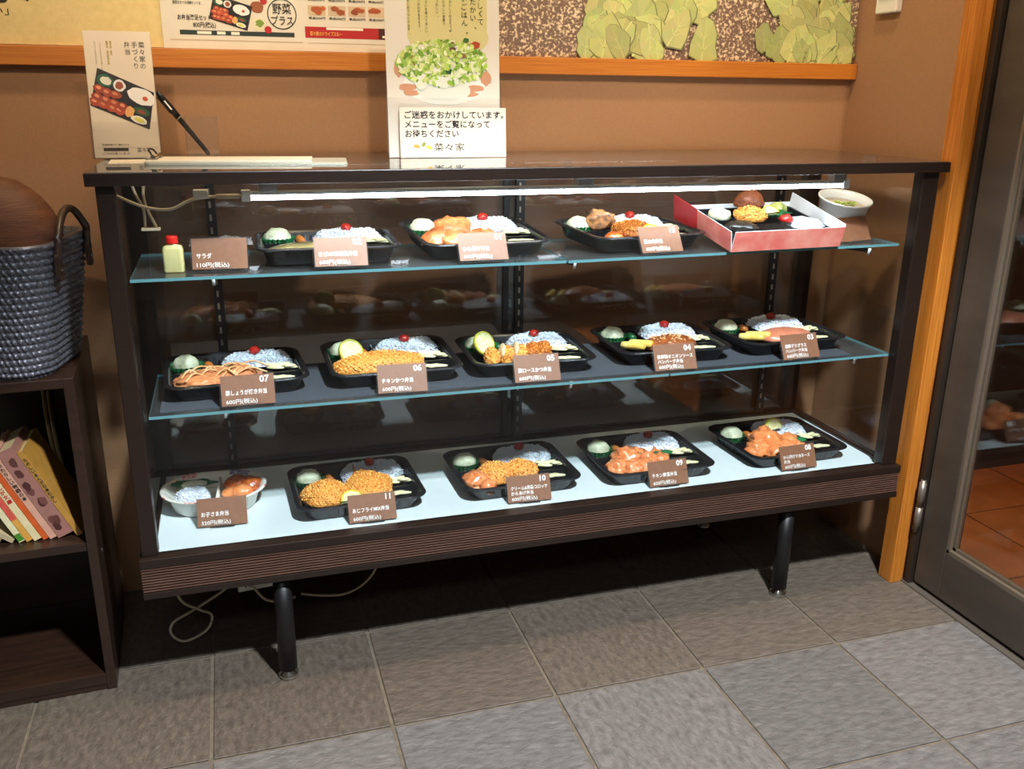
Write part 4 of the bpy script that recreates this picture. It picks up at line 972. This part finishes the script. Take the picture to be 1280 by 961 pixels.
for k in range(2): b.loft([[(-.012*math.sin(z*9)+k*.008, 0, z+.0), (-.012*math.sin(z*9)+k*.008+.0015, 0, z), (-.012*math.sin(z*9)+k*.008+.0015+.004, .07, z), (-.012*math.sin(z*9)+k*.008+.004, .07, z)] for z in (0,.05,.1,.15,.2,.235)])
b.build('pages', m_page, o)

# woven basket
bs = thing('woven_basket', 'silver-grey woven basket with brown leather handles on the bookcase', 'basket', (-.202,.180,.5855), (0,0,math.radians(-11)))
m_weave = mat('silver_grey_weave', rgb(112,114,122), .36, rgb(62,62,70), 240, metal=.35, contrast=(.3,.7))
NU, NV = 440, 133; vs = []; fs = []
BHt = .213
for j in range(NV+1):
    v = j/NV; hx_ = .108+.030*v; hy_ = .100+.018*v-.004*math.sin(v*PI); r_ = .050
    per = []
    L1, L2 = 2*(hx_-r_), 2*(hy_-r_); arc = PI/2*r_; tot = 2*L1+2*L2+4*arc
    for i in range(NU):
        s = (i/NU*tot) % tot; 
        segs = ((L2,'r'), (arc,0), (L1,'b'), (arc,1), (L2,'l'), (arc,2), (L1,'f'), (arc,3)); q = 0
        while s > segs[q][0]: s -= segs[q][0]; q += 1
        if q == 0: p = (hx_, -L2/2+s); n_ = (1,0)
        elif q == 1: a = s/r_; p = (L1/2+r_*math.cos(a), L2/2+r_*math.sin(a)); n_ = (math.cos(a), math.sin(a))
        elif q == 2: p = (L1/2-s, hy_); n_ = (0,1)
        elif q == 3: a = PI/2+s/r_; p = (-L1/2+r_*math.cos(a), L2/2+r_*math.sin(a)); n_ = (math.cos(a), math.sin(a))
        elif q == 4: p = (-hx_, L2/2-s); n_ = (-1,0)
        elif q == 5: a = PI+s/r_; p = (-L1/2+r_*math.cos(a), -L2/2+r_*math.sin(a)); n_ = (math.cos(a), math.sin(a))
        elif q == 6: p = (-L1/2+s, -hy_); n_ = (0,-1)
        else: a = 1.5*PI+s/r_; p = (L1/2+r_*math.cos(a), -L2/2+r_*math.sin(a)); n_ = (math.cos(a), math.sin(a))
        row = j//7; fv = (j % 7)/7; ph_ = (i/NU*88*2*PI)/2+row*PI/2+fv*1.6
        d_ = .0042*abs(math.sin(ph_))*math.sin(PI*fv)+.0008*math.sin(i*1.7+j*.9)
        if v < .03: d_ -= .004*(1-v/.03)
        vs.append((p[0]+n_[0]*d_, p[1]+n_[1]*d_, v*BHt+.001))
for j in range(NV):
    for i in range(NU): k = (i+1) % NU; fs.append((j*NU+i, j*NU+k, (j+1)*NU+k, (j+1)*NU+i))
b = MB(); b.add(vs, fs, 0, None, True); b.loft([rrect(.106,.098,.048,.0), rrect(.106,.098,.048,.004)], smooth=False)
# inner wall
b.loft([rrect(.102,.094,.048,.004,8), rrect(.131,.111,.05,BHt+.001,8), rrect(.140,.120,.05,BHt+.001,8), rrect(.140,.120,.05,BHt-.004,8)], caps=(False,False))
b.build('basket_body', m_weave, bs)
m_leather = mat('dark_leather', rgb(58,42,34), .38, rgb(42,30,24), 60, bump=.3, bscale=120)
for sx in (1, -1):
    X_ = sx*.141
    h = MB(); h.tube(bez([(X_,-.072,.185), (X_+sx*.003,-.071,.200), (X_+sx*.004,-.064,.224), (X_+sx*.002,-.034,.250), (X_,.0,.258), (X_,.032,.250), (X_+sx*.004,.058,.224), (X_+sx*.003,.064,.215), (X_,.065,.185)], 6), .0062, 10)
    hd = h.build('handle', m_leather, bs)
    for y in (-.072, .065):
        st = MB(); q = rrect(.009,.022,.0085,0,5); st.loft([[(X_+dx, y+a[0], .176+a[1]) for a in q] for dx in (-.001*sx, .005*sx)], smooth=False); st.tube([(X_+sx*.004,y,.170),(X_+sx*.0075,y,.170)], .003, 10); st.build('handle_tab', m_leather, hd)
# brown round cushion stuffed in the basket
cs_ = thing('round_cushion', 'round reddish-brown furry cushion stuffed upright inside the woven basket', 'cushion', (-.188,.180,.592), (0,0,math.radians(-11)))
b = MB(); R = []
for q in range(0, 25):
    zz = .308*q/24; k = math.sqrt(max(.0004, 1-((zz-.195)/(.113 if zz > .195 else .196))**2))
    wx = .113*k; wy = .078*k
    R.append([(wx*math.cos(2*PI*i/40), wy*math.sin(2*PI*i/40), zz) for i in range(40)])
b.loft(R); b.build('padding', mat('brown_fur', rgb(104,62,36), .6, rgb(78,42,24), 12, stretch=(1,1,5), bump=.3, bscale=60), cs_)

# ------------------------------------------------------------------ cables under the case
pc_ = thing('power_cable', 'white cable looping on the floor under the left end of the case', 'cable')
b = MB(); b.tube(bez([(.020,.2,.205), (.031,.2,.092), (.065,.2,.058), (.088,.2,.041), (.077,.19,.015), (.036,.18,.0035), (.012,.19,.017), (.016,.2,.036), (.052,.205,.053), (.101,.2,.083), (.142,.185,.116), (.166,.185,.104), (.19,.18,.072), (.215,.18,.063), (.25,.2,.055)]), .0028, 8)
b.build('cord', m_cable, pc_)
pc2 = thing('power_cable', 'white cable hanging in a curve from the case underside right of the front leg', 'cable')
b = MB(); b.tube(bez([(.262,.20,.060), (.30,.20,.050), (.345,.20,.045), (.385,.20,.060), (.415,.20,.095), (.430,.20,.150), (.434,.20,.215)]), .0026, 8); b.build('cord', m_cable, pc2)
ps = thing('power_strip', 'white plug strip in the shadow behind the front left leg', 'power strip', (.180,.215,.085), (0,0,.1))
bevel(MB().box((-.040,-.018,0), (.055,.018,.026)).build('housing', m_white, ps), .003)
b = MB(); 
for k in range(2): b.box((-.026+k*.04,-.0188,.008), (-.024+k*.04,-.0179,.017)); b.box((-.018+k*.04,-.0188,.008), (-.016+k*.04,-.0179,.017))
b.build('sockets', m_black, ps)
MB().box((-.01,.018,.006), (.02,.186,.018)).build('wall_bracket', m_black, ps)
